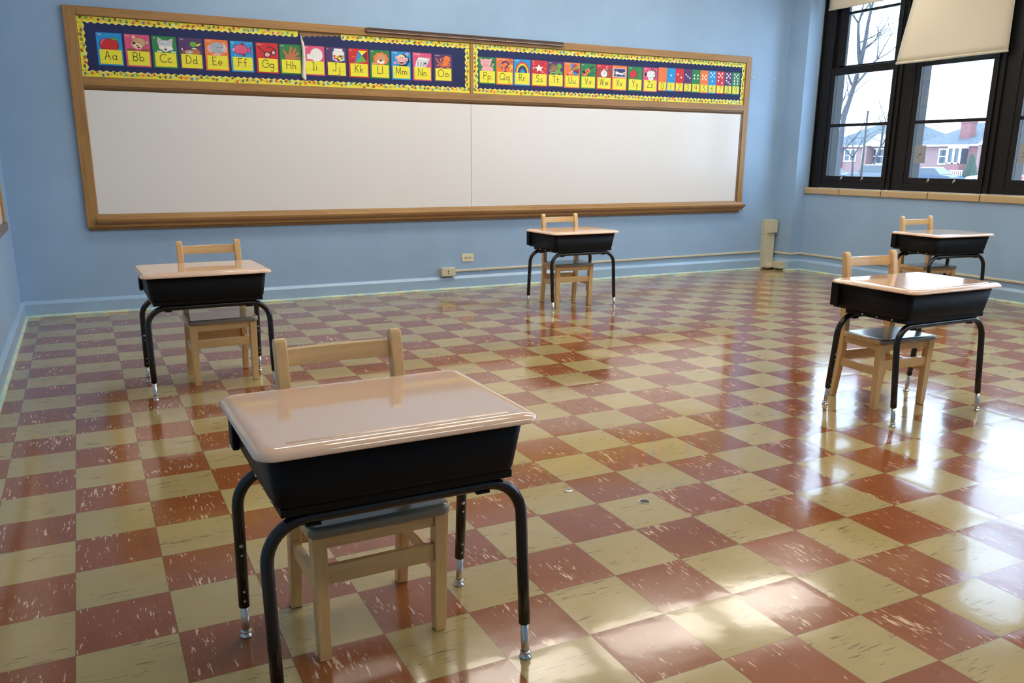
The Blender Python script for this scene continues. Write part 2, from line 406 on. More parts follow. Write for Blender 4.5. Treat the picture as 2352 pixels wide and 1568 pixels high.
m = M(); m.box((.2285, YW-.010, 1.6985), (3.243, YW-.002, 2.1055)); m.box((3.2735, YW-.010, 1.6985), (6.3115, YW-.002, 2.1055)); bp(m, 'cork_strip', MT['cork'], 0)
m = M(); m.box((3.2435, YF+.006, 1.699), (3.273, YW-.002, 2.1055)); bp(m, 'divider', MT['oakz'], .002)
m = M(); m.box((.2285, YW-.014, .735), (3.2495, YW-.002, 1.608)); bp(m, 'writing_panel', MT['white'], .0015)
m = M(); m.box((3.2525, YW-.0145, .735), (6.290, YW-.002, 1.608)); bp(m, 'writing_panel', MT['white'], .0015)
m = M(); m.prism([(YW-.001, .640), (YF-.008, .640), (YF-.010, .660), (YF-.030, .668), (YF-.052, .684), (YF-.056, .700), (YF-.052, .706), (YF-.044, .704), (YF-.010, .7), (YF-.004, .712), (YF, .722), (YF+.010, .728), (YF+.012, .735), (YW-.001, .735)], 'x', .215, 6.385)
bp(m, 'chalk_tray', MT['oak'], .0015)
m = M(); m.prism([(YW-.001, .618), (YF+.004, .618), (YF+.002, .6395), (YW-.001, .6395)], 'x', .16, 6.35); bp(m, 'tray_apron', MT['oakd'], .001)
m = M(); m.box((2.317, YF-.022, 2.131), (4.153, YF-.0005, 2.160)); m.box((2.33, YF-.026, 2.155), (4.14, YF-.020, 2.164))
t = thing('map_rail', (3.23, YF, 2.13), label='narrow dark metal map rail on the top rail of the whiteboard', category='map rail')
m.obj('rail', MT['rail'], None, at=tuple(t.location), bevel=.001).parent = t; t_rail = bpy.data.objects['rail']; t_rail.location = (0,0,0)
for a, b in ((2.325, 2.775), (2.785, 3.56), (3.57, 4.148)):
    m = M(); m.box((a, YF-.0235, 2.1335), (b, YF-.0215, 2.139)); o = m.obj('copper_insert', MT['copper'], None, at=tuple(t.location)); o.parent = t; o.location = (0,0,0)

# navy backing papers
PF = YW - .0105
def sheet(poly, name, mt, y, th=.0006, **k):
    m = M(); m.prism(poly, 'y', y-th, y); return m.obj(name, mt, **k)
random.seed(3)
top = [(3.242, 2.104), (2.14, 2.104)] + [(2.12 - .012*i, 2.087 + .006*math.sin(i*1.7) + .003*random.random() - .0009*i) for i in range(27)] + [(1.79, 2.085), (1.76, 2.104), (.230, 2.104)]
sheet([(.230, 1.70), (3.242, 1.70)] + top, 'backing_paper', MT['navy'], PF, label='navy paper behind the Aa to Oo cards, torn along its top', category='paper')
sheet([(3.275, 1.70), (6.310, 1.70), (6.310, 2.104), (3.275, 2.104)], 'backing_paper', MT['navy'], PF, label='navy paper behind the Pp to Zz and number cards', category='paper')
# torn, curled flap between Hh and Ii
m = M(); rows = []
fl = [(2.075, 1.790, .002), (2.062, 1.798, .010), (2.045, 1.800, .016), (2.02, 1.806, .022), (1.98, 1.812, .026), (1.93, 1.813, .026), (1.88, 1.811, .026), (1.83, 1.808, .026), (1.80, 1.805, .030), (1.765, 1.804, .036), (1.748, 1.812, .022), (1.738, 1.818, .006)]
for k, (z, x, wd) in enumerate(fl):
    rows.append([(x - wd*.5 + wd*j/5 + (.002*math.sin(k*2.3) if j == 5 else 0), PF - .003 - .012*math.sin(PI*j/5)*min(1, wd/.02) - .004, z) for j in range(6)])
m.loft(rows, 0, True, False, False)
o = m.obj('torn_paper_flap', MT['torn'], label='white curled strip of torn paper between the Hh and Ii cards', category='torn paper')
o.modifiers.new('s', 'SOLIDIFY').thickness = .001

# ---------------------------------------------------------------- flat pictures (printed artwork, real flat layers)
PAL = {'red': (.62,.02,.025), 'blue': (.01,.30,.72), 'green': (.02,.22,.06), 'purple': (.085,.03,.14), 'orange': (.85,.20,.035), 'pink': (.72,.09,.22), 'yellow': (.86,.80,.04),
       'black': (.012,.01,.012), 'white': (.85,.85,.83), 'brown': (.24,.10,.04), 'tan': (.62,.36,.20), 'grey': (.38,.45,.52), 'lgreen': (.16,.42,.06), 'skin': (.50,.17,.07), 'lpink': (.85,.42,.45),
       'maroon': (.20,.01,.03), 'navy': (.02,.03,.16), 'lblue': (.35,.60,.80), 'teal': (.05,.30,.30), 'cream': (.85,.72,.50), 'dgreen': (.01,.12,.03), 'lgrey': (.6,.66,.7), 'ink': (.03,.03,.015)}
PM = {k: mat('print_' + k, v, .38) for k, v in PAL.items()}
class Pic(M):
    """2-D drawing on the plane facing the room; coordinates in metres, x right, z up; each shape one layer nearer"""
    def __init__(s, ox=0, oz=0, sx=1, sz=1, y=0): super().__init__(); s.o = (ox, oz, sx, sz); s.y = y; s.cols = []; s.k = 0
    def mi(s, c):
        if c not in s.cols: s.cols.append(c)
        return s.cols.index(c)
    def P(s, p): return (s.o[0]+p[0]*s.o[2], s.y - s.k*.00004, s.o[1]+p[1]*s.o[3])
    def poly(s, pts, c): s.k += 1; s.add([s.P(p) for p in pts], [tuple(range(len(pts)))], s.mi(c))
    def ell(s, cx, cy, rx, ry, c, rot=0, n=20, a0=0, a1=2*PI):
        full = abs(a1-a0-2*PI) < 1e-6; k = n if full else n+1; pts = []
        for i in range(k):
            a = a0 + (a1-a0)*i/n; x, y = rx*math.cos(a), ry*math.sin(a)
            pts.append((cx + x*math.cos(rot) - y*math.sin(rot), cy + x*math.sin(rot) + y*math.cos(rot)))
        s.poly(pts, c)
    def stroke(s, pts, w, c, up=True):
        """ribbon with round-ish ends; width in metres whatever the scaling"""
        if up: s.k += 1
        Q = [Vector((s.P(p)[0], s.P(p)[2])) for p in pts]; L = []; R = []
        for i, q in enumerate(Q):
            t = Q[min(i+1, len(Q)-1)] - Q[max(i-1, 0)]
            if t.length < 1e-9: t = Vector((1, 0))
            t.normalize(); nn = Vector((-t.y, t.x))*w/2
            if i == 0: q = q - t*w*.3
            if i == len(Q)-1: q = q + t*w*.3
            L.append(q+nn); R.append(q-nn)
        y = s.y - s.k*.00004; n = len(Q)
        s.add([(q.x, y, q.y) for q in L] + [(q.x, y, q.y) for q in R], [(i, i+1, n+i+1, n+i) for i in range(n-1)], s.mi(c))
    def done(s, name, parent=None, **k):
        return s.obj(name, [PM[c] for c in s.cols], parent, **k)
def arc(cx, cy, rx, ry, a0, a1, n=10):
    return [(cx + rx*math.cos(math.radians(a0+(a1-a0)*i/n)), cy + ry*math.sin(math.radians(a0+(a1-a0)*i/n))) for i in range(n+1)]
# letter strokes: cap height 1, x height .5, descender -.5 ; (width, strokes)
o_ = lambda cx=.25: arc(cx, .25, .25, .25, 0, 360, 16)
GL = {
'A': (.7, [[(0,0),(.35,1)], [(.35,1),(.7,0)], [(.13,.38),(.57,.38)]]), 'B': (.55, [[(0,0),(0,1)], [(0,1),(.28,1)]+arc(.28,.76,.24,.24,90,-90)+[(0,.52)], [(0,.52),(.28,.52)]+arc(.28,.26,.27,.26,90,-90)+[(0,0)]]),
'C': (.75, [arc(.5,.5,.5,.5,50,310,18)]), 'D': (.65, [[(0,0),(0,1)], [(0,1),(.15,1)]+arc(.15,.5,.5,.5,90,-90,14)+[(0,0)]]),
'E': (.5, [[(0,0),(0,1)], [(0,1),(.5,1)], [(0,.5),(.42,.5)], [(0,0),(.5,0)]]), 'F': (.5, [[(0,0),(0,1)], [(0,1),(.5,1)], [(0,.5),(.42,.5)]]),
'G': (.85, [arc(.5,.5,.5,.5,45,360,20)+[(.55,.5)]]), 'H': (.62, [[(0,0),(0,1)], [(.62,0),(.62,1)], [(0,.5),(.62,.5)]]),
'I': (.24, [[(.12,0),(.12,1)], [(0,1),(.24,1)], [(0,0),(.24,0)]]), 'J': (.5, [[(.42,1),(.42,.25)]+arc(.2,.25,.22,.25,0,-160), [(.25,1),(.6,1)]]),
'K': (.55, [[(0,0),(0,1)], [(.52,1),(0,.45)], [(.12,.56),(.56,0)]]), 'L': (.48, [[(0,1),(0,0),(.001,0)], [(0,0),(.48,0)]]),
'M': (.8, [[(0,0),(.08,1)], [(.08,1),(.4,.12)], [(.4,.12),(.72,1)], [(.72,1),(.8,0)]]), 'N': (.62, [[(0,0),(0,1)], [(0,1),(.62,0)], [(.62,0),(.62,1)]]),
'O': (1, [arc(.5,.5,.5,.5,0,360,24)]), 'P': (.5, [[(0,0),(0,1)], [(0,1),(.25,1)]+arc(.25,.75,.25,.25,90,-90)+[(0,.5)]]),
'Q': (1, [arc(.5,.5,.5,.5,0,360,24), [(.62,.3),(.95,-.02)]]), 'R': (.55, [[(0,0),(0,1)], [(0,1),(.27,1)]+arc(.27,.75,.25,.25,90,-90)+[(0,.5)], [(.2,.5),(.56,0)]]),
'S': (.55, [arc(.27,.75,.25,.25,35,270,12)+arc(.27,.25,.27,.25,90,-145,12)]), 'T': (.6, [[(.3,0),(.3,1)], [(0,1),(.6,1)]]),
'U': (.6, [[(0,1),(0,.3)]+arc(.3,.3,.3,.3,180,360)+[(.6,1)]]), 'V': (.6, [[(0,1),(.3,0)], [(.3,0),(.6,1)]]),
'W': (.9, [[(0,1),(.24,0)], [(.24,0),(.45,1)], [(.45,1),(.66,0)], [(.66,0),(.9,1)]]), 'X': (.6, [[(0,1),(.6,0)], [(.6,1),(0,0)]]),
'Y': (.6, [[(0,1),(.3,.5)], [(.6,1),(.3,.5)], [(.3,.5),(.3,0)]]), 'Z': (.55, [[(0,1),(.55,1)], [(.55,1),(0,0)], [(0,0),(.55,0)]]),
'a': (.5, [o_(), [(.5,.5),(.5,0)]]), 'b': (.5, [[(0,1),(0,0)], o_()]), 'c': (.42, [arc(.25,.25,.25,.25,50,310,12)]), 'd': (.5, [o_(), [(.5,1),(.5,0)]]),
'e': (.5, [[(0,.26),(.5,.26)]+arc(.25,.25,.25,.25,0,310,14)]), 'f': (.35, [arc(.3,.8,.16,.2,50,180,6)+[(.14,0)], [(0,.5),(.32,.5)]]),
'g': (.5, [o_(), [(.5,.5),(.5,-.25)]+arc(.26,-.25,.24,.22,0,-150,8)]), 'h': (.42, [[(0,1),(0,0)], [(0,.28)]+arc(.21,.29,.21,.21,180,0,8)+[(.42,0)]]),
'i': (.04, [[(.02,.5),(.02,0)], [(.02,.72),(.02,.76)]]), 'j': (.3, [[(.26,.5),(.26,-.25)]+arc(.06,-.25,.2,.22,0,-130,6), [(.26,.72),(.26,.76)]]),
'k': (.38, [[(0,1),(0,0)], [(.36,.5),(0,.2)], [(.1,.28),(.38,0)]]), 'l': (.04, [[(.02,1),(.02,0)]]),
'm': (.7, [[(0,.5),(0,0)], [(0,.28)]+arc(.175,.31,.175,.19,180,0,6)+[(.35,0)], [(.35,.28)]+arc(.525,.31,.175,.19,180,0,6)+[(.7,0)]]), 'n': (.4, [[(0,.5),(0,0)], [(0,.28)]+arc(.2,.3,.2,.2,180,0,8)+[(.4,0)]]),
'o': (.5, [o_()]), 'p': (.5, [[(0,.5),(0,-.5)], o_()]), 'q': (.6, [o_(), [(.5,.5),(.5,-.4),(.54,-.48),(.66,-.46)]]), 'r': (.32, [[(0,.5),(0,0)], [(0,.25)]+arc(.2,.27,.2,.22,180,50,6)]),
's': (.36, [arc(.18,.375,.14,.125,35,270,8)+arc(.18,.125,.16,.125,90,-145,8)]), 't': (.32, [[(.16,.85),(.16,0)], [(0,.5),(.32,.5)]]),
'u': (.42, [[(0,.5),(0,.2)]+arc(.21,.21,.21,.21,180,360,8), [(.42,.5),(.42,0)]]), 'v': (.4, [[(0,.5),(.2,0)], [(.2,0),(.4,.5)]]), 'w': (.6, [[(0,.5),(.15,0)], [(.15,0),(.3,.5)], [(.3,.5),(.45,0)], [(.45,0),(.6,.5)]]),
'x': (.38, [[(0,.5),(.38,0)], [(.38,.5),(0,0)]]), 'y': (.4, [[(0,.5),(.2,0)], [(.4,.5),(.06,-.48)]]), 'z': (.38, [[(0,.5),(.38,.5)], [(.38,.5),(0,0)], [(0,0),(.38,0)]]),
'0': (.56, [arc(.28,.5,.28,.5,0,360,20)]), '1': (.06, [[(.03,0),(.03,1)]]), '2': (.55, [arc(.27,.74,.26,.26,160,-30,10)+[(0,0)], [(0,0),(.55,0)]]),
'3': (.52, [arc(.25,.75,.24,.25,150,-90,10), arc(.25,.26,.27,.26,90,-150,10)]), '4': (.55, [[(.12,1),(.02,.45),(.021,.45)], [(.02,.45),(.55,.45)], [(.46,1),(.42,0)]]),
'5': (.52, [[(.08,1),(.05,.56)]+arc(.24,.31,.28,.31,130,-140,12), [(.08,1),(.5,1)]]), '6': (.5, [[(.42,1),(.12,.6)]+arc(.25,.26,.25,.26,150,510,18)]),
'7': (.52, [[(0,1),(.52,1)], [(.52,1),(.15,0)]]), '8': (.5, [arc(.25,.76,.21,.24,0,360,16), arc(.25,.26,.25,.26,0,360,18)]), '9': (.5, [arc(.24,.74,.24,.26,0,360,18), [(.48,.74),(.40,0)]]),
}
def write(pic, txt, cx, base, h, w, col='ink', gap=.22, sq=.9):
    W = sum(GL[c][0] for c in txt)*h*sq + gap*h*(len(txt)-1); x = cx - W/2
    for c in txt:
        gw, st = GL[c]
        for s in st: pic.stroke([(x + p[0]*h*sq, base + p[1]*h) for p in s], w, col)
        x += gw*h*sq + gap*h
# pictures, coordinates in a box u 0..1 (left-right), v 0..1 (bottom-top of the picture window)
def eyes(p, pts, r=.03, c='black'):
    for x, y in pts: p.ell(x, y, r, r*1.4, c)
def star(p, cx, cy, R, c, rot=0): p.poly([(cx + (R if k % 2 == 0 else R*.45)*math.cos(rot+PI/2+k*PI/5), cy + (R if k % 2 == 0 else R*.45)*math.sin(rot+PI/2+k*PI/5)*1.05) for k in range(10)], c)
def drawing(ch, p):
    E, P_, L = p.ell, p.poly, p.stroke
    if ch == 'A':
        E(.38,.28,.29,.40,'black'); E(.62,.28,.27,.38,'black'); E(.38,.28,.27,.38,'red'); E(.62,.28,.25,.36,'red'); L(arc(.38,.34,.21,.27,110,190,8),.004,'lpink'); L([(.5,.6),(.52,.74)],.004,'brown'); E(.72,.66,.17,.08,'dgreen',-.25); E(.72,.66,.15,.06,'lgreen',-.25)
    elif ch == 'B':
        E(.22,.06,.2,.10,'brown'); E(.82,.06,.2,.1,'brown'); E(.36,.85,.09,.12,'tan'); E(.88,.55,.09,.12,'tan'); E(.36,.85,.055,.08,'cream'); E(.88,.55,.055,.08,'cream'); E(.58,.52,.32,.33,'brown',-.3); E(.57,.53,.29,.30,'tan',-.3); E(.38,.42,.15,.17,'tan'); E(.5,.3,.2,.17,'cream',-.5); E(.36,.48,.065,.08,'black'); E(.55,.22,.07,.05,'maroon'); E(.5,.33,.05,.04,'black')
    elif ch == 'C':
        P_([(.2,.6),(.24,.95),(.45,.75)],'lgrey'); P_([(.6,.75),(.88,.92),(.85,.55)],'lgrey'); P_([(.25,.65),(.28,.85),(.4,.74)],'lpink'); P_([(.66,.74),(.84,.83),(.8,.6)],'lpink'); E(.54,.52,.32,.28,'grey'); E(.53,.50,.29,.25,'lgrey'); E(.42,.30,.17,.13,'white'); E(.68,.28,.19,.14,'white'); E(.54,.16,.14,.1,'white'); E(.54,.2,.07,.06,'maroon'); E(.54,.36,.04,.035,'lpink'); L(arc(.42,.5,.06,.06,20,160),.0025,'black'); L(arc(.66,.5,.06,.06,20,160),.0025,'black')
        for x in (.2,.27,.34,.8,.87,.94): E(x,.06,.04,.05,'white')
    elif ch == 'D':
        P_([(.1,.02),(.08,.35),(.2,.2),(.55,.3),(.85,.36),(.95,.02)],'brown'); E(.66,.14,.27,.17,'skin'); E(.42,.12,.18,.12,'tan'); E(.46,.12,.05,.1,'lblue'); E(.66,.36,.12,.04,'white'); E(.64,.62,.18,.19,'dgreen'); E(.63,.63,.16,.17,'lgreen'); P_([(.76,.6),(.96,.74),(.94,.62),(.8,.5)],'yellow'); E(.12,.3,.03,.06,'white')
    elif ch == 'E':
        E(.24,.42,.17,.27,'grey'); E(.22,.42,.12,.21,'lpink'); E(.86,.45,.12,.25,'lpink'); E(.52,.52,.30,.34,'grey'); E(.6,.42,.24,.3,'grey'); L([(.76,.36),(.86,.5),(.88,.72),(.8,.8)],.012,'grey'); L([(.76,.36),(.86,.5),(.88,.72),(.8,.8)],.009,'lgrey'); E(.5,.08,.2,.08,'lpink'); eyes(p,[(.56,.52),(.72,.54)],.025); L(arc(.62,.3,.08,.07,200,340),.0025,'black')
    elif ch == 'F':
        P_([(.74,.42),(.92,.72),(.98,.66),(.9,.42),(.98,.22),(.86,.3)],'maroon'); P_([(.45,.8),(.55,.98),(.66,.7)],'maroon'); P_([(.5,.15),(.6,.02),(.68,.22)],'maroon'); E(.45,.48,.35,.34,'maroon'); E(.45,.48,.32,.31,'pink'); P_([(.76,.42),(.92,.68),(.88,.42),(.95,.26)],'pink'); E(.13,.46,.05,.09,'lpink'); E(.3,.6,.05,.06,'white'); E(.3,.6,.028,.04,'black'); L(arc(.42,.3,.1,.1,220,330),.003,'maroon')
        for x, y in ((.1,.85),(.75,.88),(.9,.92),(.2,.1),(.85,.08)): E(x,y,.025,.03,'lblue')
    elif ch == 'G':
        for cx, cy, rx, ry in ((.50,.25,.17,.2),(.80,.40,.13,.18)): E(cx,cy,rx,ry,'black'); E(cx,cy,rx-.05,ry-.06,'lpink')
        L([(.06,.72),(.14,.68),(.38,.36)],.006,'black'); L([(.92,.48),(.9,.62),(.6,.8),(.48,.66)],.006,'black'); L([(.62,.32),(.7,.38)],.006,'black')
    elif ch == 'H':
        for c, w in (('brown', .021), ('skin', .0175)):
            for a, b in (((.35,.2),(.17,.6)), ((.45,.3),(.55,.82)), ((.58,.3),(.75,.74)), ((.66,.24),(.88,.48)), ((.6,.12),(.92,.12))): L([a, b], w, c)
            E(.48,.14,.27 if c == 'brown' else .25,.3 if c == 'brown' else .28, c, n=24)
    elif ch == 'I':
        E(.62,.42,.32,.46,'lgrey'); E(.62,.42,.30,.44,'white'); P_([(.14,.12),(.14,.46),(.42,.46),(.48,.1)],'lgrey'); P_([(.16,.14),(.16,.44),(.41,.44),(.46,.12)],'white')
        for z in (.25,.42,.58,.72): L([(.4,z),(.9,z)],.0012,'lgrey')
    elif ch == 'J':
        P_([(.32,.72),(.32,.16),(.6,.03),(.93,.16),(.93,.7),(.84,.8),(.4,.8)],'lblue'); P_([(.4,.78),(.4,.94),(.84,.94),(.84,.78)],'white'); P_([(.36,.68),(.36,.18),(.6,.06),(.89,.18),(.89,.68),(.82,.76),(.42,.76)],'white')
        for k, (x, y) in enumerate(((.42,.42),(.52,.38),(.63,.4),(.74,.42),(.84,.42),(.44,.26),(.56,.24),(.68,.22),(.8,.28),(.62,.14))): E(x,y,.07,.075,('red','yellow','lgreen','maroon','orange','pink')[k % 6])
    elif ch == 'K':
        P_([(.5,.9),(.96,.9),(.68,.58)],'yellow'); P_([(.5,.9),(.68,.58),(.3,.02)],'blue'); P_([(.96,.9),(.94,.16),(.68,.58)],'maroon'); P_([(.68,.58),(.94,.16),(.3,.02)],'lgreen')
        for x, y, c in ((.3,.8,'brown'),(.24,.46,'orange'),(.14,.18,'purple')): P_([(x-.09,y+.05),(x,y),(x-.09,y-.06)],c); P_([(x+.09,y+.08),(x,y),(x+.09,y-.05)],c)
    elif ch == 'L':
        p.k += 1; P_([(.56+(.4+.025*math.cos(9*a))*math.cos(a), .42+(.44+.03*math.cos(9*a))*math.sin(a)) for a in [2*PI*k/72 for k in range(72)]],'orange'); E(.57,.42,.24,.33,'tan'); E(.56,.5,.19,.26,'tan'); E(.46,.22,.12,.12,'white'); E(.63,.2,.12,.12,'white'); E(.55,.3,.075,.06,'black'); E(.2,.08,.14,.08,'tan'); eyes(p,[(.46,.5),(.66,.5)],.02,'brown'); E(.56,.1,.05,.05,'white')
    elif ch == 'M':
        P_([(.35,.0),(.42,.12),(.75,.12),(.86,.3),(.82,.62),(.9,.68),(.97,.34),(.8,.0)],'black'); E(.58,.55,.25,.3,'black'); E(.28,.58,.09,.13,'lpink'); E(.8,.5,.09,.13,'lpink'); E(.52,.6,.2,.22,'cream'); E(.52,.35,.24,.26,'lpink'); P_(arc(.52,.36,.17,.2,180,360,12),'maroon'); P_([(.37,.36),(.67,.36),(.65,.29),(.39,.29)],'white'); eyes(p,[(.46,.62),(.58,.62)],.025)
        for cx, cy in ((.17,.18),(.84,.84)):
            E(cx,cy,.07,.07,'lpink')
            for a in (40,80,120,160): L([(cx,cy),(cx+.13*math.cos(math.radians(a)),cy+.15*math.sin(math.radians(a)))],.003,'lpink')
    elif ch == 'N':
        P_([(.1,.0),(.16,.4),(.3,.72),(.94,.66),(.88,.4),(.7,.0)],'lgrey'); P_([(.12,.0),(.18,.38),(.32,.68),(.84,.63),(.74,.38),(.62,.0)],'white'); L([(.24,.48),(.78,.44)],.004,'grey')
        for x in (.2,.36,.52): P_([(x,.04),(x+.04,.38),(x+.14,.37),(x+.10,.04)],'grey')
        E(.68,.28,.06,.08,'ink')
    elif ch == 'O':
        for k, pts in enumerate(([(.6,.3),(.4,.3),(.2,.45),(.12,.68)], [(.6,.25),(.38,.18),(.2,.26),(.16,.14)], [(.6,.25),(.5,.08),(.3,.02)], [(.66,.2),(.72,.06),(.9,.04)], [(.7,.25),(.88,.2),(.9,.38),(.8,.36)], [(.55,.4),(.38,.5),(.34,.66),(.46,.7)])):
            q = []
            for i in range(len(pts)-1):
                for t in (0,.33,.66): q.append((pts[i][0]*(1-t)+pts[i+1][0]*t, pts[i][1]*(1-t)+pts[i+1][1]*t))
            L(q+[pts[-1]],.008,'orange')
        E(.72,.66,.2,.26,'orange'); E(.63,.38,.15,.2,'orange'); eyes(p,[(.68,.56),(.78,.56)],.02,'brown')
    elif ch == 'P':
        E(.52,.12,.36,.24,'lpink'); P_([(.06,.72),(.16,.92),(.3,.7)],'lpink'); P_([(.58,.84),(.82,.98),(.74,.66)],'lpink'); E(.42,.58,.32,.32,'lpink'); E(.42,.42,.13,.13,'pink'); E(.42,.42,.11,.11,'lpink'); E(.38,.42,.02,.035,'brown'); E(.46,.42,.02,.035,'brown'); L(arc(.3,.62,.05,.05,20,160),.002,'brown'); L(arc(.54,.64,.05,.05,20,160),.002,'brown'); L([(.76,.2),(.88,.56)],.010,'lpink'); E(.9,.66,.05,.06,'black')
    elif ch == 'Q':
        def qm(x, y, h, c):
            L([(x+q[0]*h*.62, y+q[1]*h) for q in arc(.5,.72,.42,.24,170,-60,10)+[(.5,.38),(.5,.26)]], h*.021, c); E(x+.31*h, y+.05*h, .09*h, .09*h, c)
        qm(.3,.02,.78,'purple'); qm(.05,.3,.3,'teal'); qm(.16,.72,.22,'red'); qm(.72,.68,.3,'brown'); qm(.86,.62,.2,'maroon'); qm(.72,.1,.42,'yellow'); qm(.22,.12,.26,'dgreen'); qm(.62,.2,.2,'red')
    elif ch == 'R':
        for rr, c in ((.46,'red'),(.41,'orange'),(.36,'yellow'),(.31,'dgreen'),(.25,'navy'),(.2,'purple'),(.15,'blue')): P_(arc(.52,.0,rr*.98,rr*1.85,0,180,20), c)
    elif ch == 'S':
        star(p,.48,.42,.30,'white',.1)
        for x, y, R, c in ((.12,.42,.09,'lblue'),(.7,.8,.09,'purple'),(.9,.8,.06,'orange'),(.86,.42,.09,'orange'),(.12,.12,.06,'dgreen'),(.4,.08,.07,'maroon'),(.72,.14,.07,'cream'),(.15,.72,.06,'lpink'),(.34,.86,.05,'brown'),(.84,.04,.04,'white')): star(p,x,y,R,c,x*3)
    elif ch == 'T':
        E(.38,.46,.30,.36,'dgreen',.2); E(.38,.48,.26,.32,'brown',.2)
        for a in ((.2,.5,.55,.55),(.3,.25,.35,.75),(.45,.25,.5,.72),(.18,.36,.58,.4)): L([(a[0],a[1]),(a[2],a[3])],.0025,'tan')
        L([(.1,.34),(.2,.2),(.45,.16),(.62,.36)],.005,'cream'); E(.22,.12,.09,.1,'lgreen'); E(.56,.12,.12,.14,'lgreen'); E(.86,.14,.09,.12,'lgreen'); E(.68,.3,.14,.2,'lgreen'); E(.74,.68,.17,.22,'dgreen'); E(.74,.68,.155,.205,'lgreen'); eyes(p,[(.7,.74),(.8,.74)],.02)
    elif ch == 'U':
        c0 = (.42,.42)
        cols = ['blue','red','lgreen','red','purple','blue']
        for k in range(6):
            a0 = math.radians(100-27*k); a1 = math.radians(100-27*(k+1)); R = .52
            P_([c0]+[(c0[0]+.08+R*math.cos(a0+(a1-a0)*t/4)*.95, c0[1]+.02+R*math.sin(a0+(a1-a0)*t/4)) for t in range(5)], cols[k])
        L([(.58,.4),(.26,.12)],.006,'cream'); L(arc(.2,.08,.06,.07,60,-160,8),.006,'maroon')
    elif ch == 'V':
        L([(.5,.5),(.86,.84)],.010,'black'); E(.9,.86,.06,.06,'brown',.6); E(.28,.26,.2,.22,'orange'); E(.48,.46,.15,.18,'orange'); E(.2,.34,.1,.14,'black'); L([(.26,.24),(.5,.5)],.006,'black'); L([(.4,.04),(.95,.34)],.004,'black'); E(.3,.28,.03,.05,'black')
    elif ch == 'W':
        E(.2,.38,.17,.34,'dgreen'); E(.2,.38,.11,.26,'red'); E(.84,.36,.16,.34,'dgreen'); E(.84,.36,.09,.24,'red'); E(.5,.3,.24,.30,'grey'); E(.5,.3,.20,.26,'white'); E(.5,.62,.06,.06,'lgrey'); L([(.5,.3),(.5,.48)],.003,'black'); L([(.5,.3),(.6,.34)],.003,'black'); L(arc(.72,.78,.09,.12,60,300,8),.004,'cream')
    elif ch == 'X':
        P_([(.06,.08),(.06,.82),(.94,.82),(.94,.08)],'lgrey'); P_([(.11,.14),(.11,.76),(.89,.76),(.89,.14)],'navy'); L([(.42,.42),(.66,.38),(.88,.5)],.009,'white'); L([(.46,.34),(.66,.28),(.88,.36)],.007,'white'); E(.34,.42,.1,.12,'white')
        for a in (110,150,185,215,250): L([(.32,.42),(.32+.2*math.cos(math.radians(a)),.42+.25*math.sin(math.radians(a)))],.0035,'white')
    elif ch == 'Y':
        E(.38,.4,.27,.36,'dgreen'); E(.36,.4,.25,.34,'red'); L([(.56,.7),(.68,.84),(.86,.8),(.9,.56),(.78,.4),(.78,.2),(.9,.16),(.92,.32),(.8,.36)],.003,'lgreen')
    elif ch == 'Z':
        for a in range(-60, 100, 22): P_([(.6+.36*math.cos(math.radians(a)),.5+.48*math.sin(math.radians(a))),(.6+.38*math.cos(math.radians(a+10)),.5+.5*math.sin(math.radians(a+10))),(.6,.5)],'black')
        E(.56,.46,.3,.34,'white'); E(.54,.14,.2,.16,'white'); P_([(.4,.55),(.18,.62),(.12,.45),(.24,.24),(.46,.28)],'white'); E(.17,.46,.08,.16,'black',.2)
        for a in ((.6,.72,.72,.82),(.7,.5,.86,.5),(.66,.3,.8,.2),(.5,.7,.5,.84)): L([(a[0],a[1]),(a[2],a[3])],.005,'black')
        L(arc(.52,.24,.06,.12,180,360,8),.003,'black'); eyes(p,[(.44,.5)],.02)
WORD = dict(A='apple', B='bear', C='cat', D='duck', E='elephant', F='fish', G='glasses', H='hand', I='igloo', J='jar', K='kite', L='lion', M='monkey', N='newspaper', O='octopus', P='pig', Q='question mark', R='rainbow', S='star', T='turtle', U='umbrella', V='violin', W='watch', X='x-ray', Y='yo-yo', Z='zebra')
BG = dict(A='blue', B='pink', C='green', D='purple', E='orange', F='blue', G='red', H='green', I='pink', J='purple', K='red', L='green', M='blue', N='pink', O='purple', P='green', Q='orange', R='blue', S='red', T='purple', U='orange', V='green', W='red', X='orange', Y='green', Z='pink')
DESC = dict(A='red apple', B='brown bear', C='grey cat', D='green headed duck', E='grey elephant', F='pink fish', G='pair of black glasses', H='brown hand', I='white igloo', J='jar of sweets', K='kite', L='orange lion', M='laughing monkey', N='newspaper', O='orange octopus', P='pink pig', Q='question marks', R='rainbow', S='white star', T='green turtle', U='striped umbrella', V='orange violin', W='white watch', X='hand x-ray', Y='red yo-yo', Z='zebra head')
cards = [('A',.343),('B',.527),('C',.710),('D',.891),('E',1.075),('F',1.259),('G',1.449),('H',1.627),('I',1.812),('J',1.989),('K',2.174),('L',2.353),('M',2.536),('N',2.722),('O',2.911),
         ('P',3.324),('Q',3.495),('R',3.667),('S',3.842),('T',4.009),('U',4.182),('V',4.355),('W',4.528),('X',4.700),('Y',4.879),('Z',5.054)]
CY = PF - .0008
PWH = {}
def art_name(c): return PM[c]
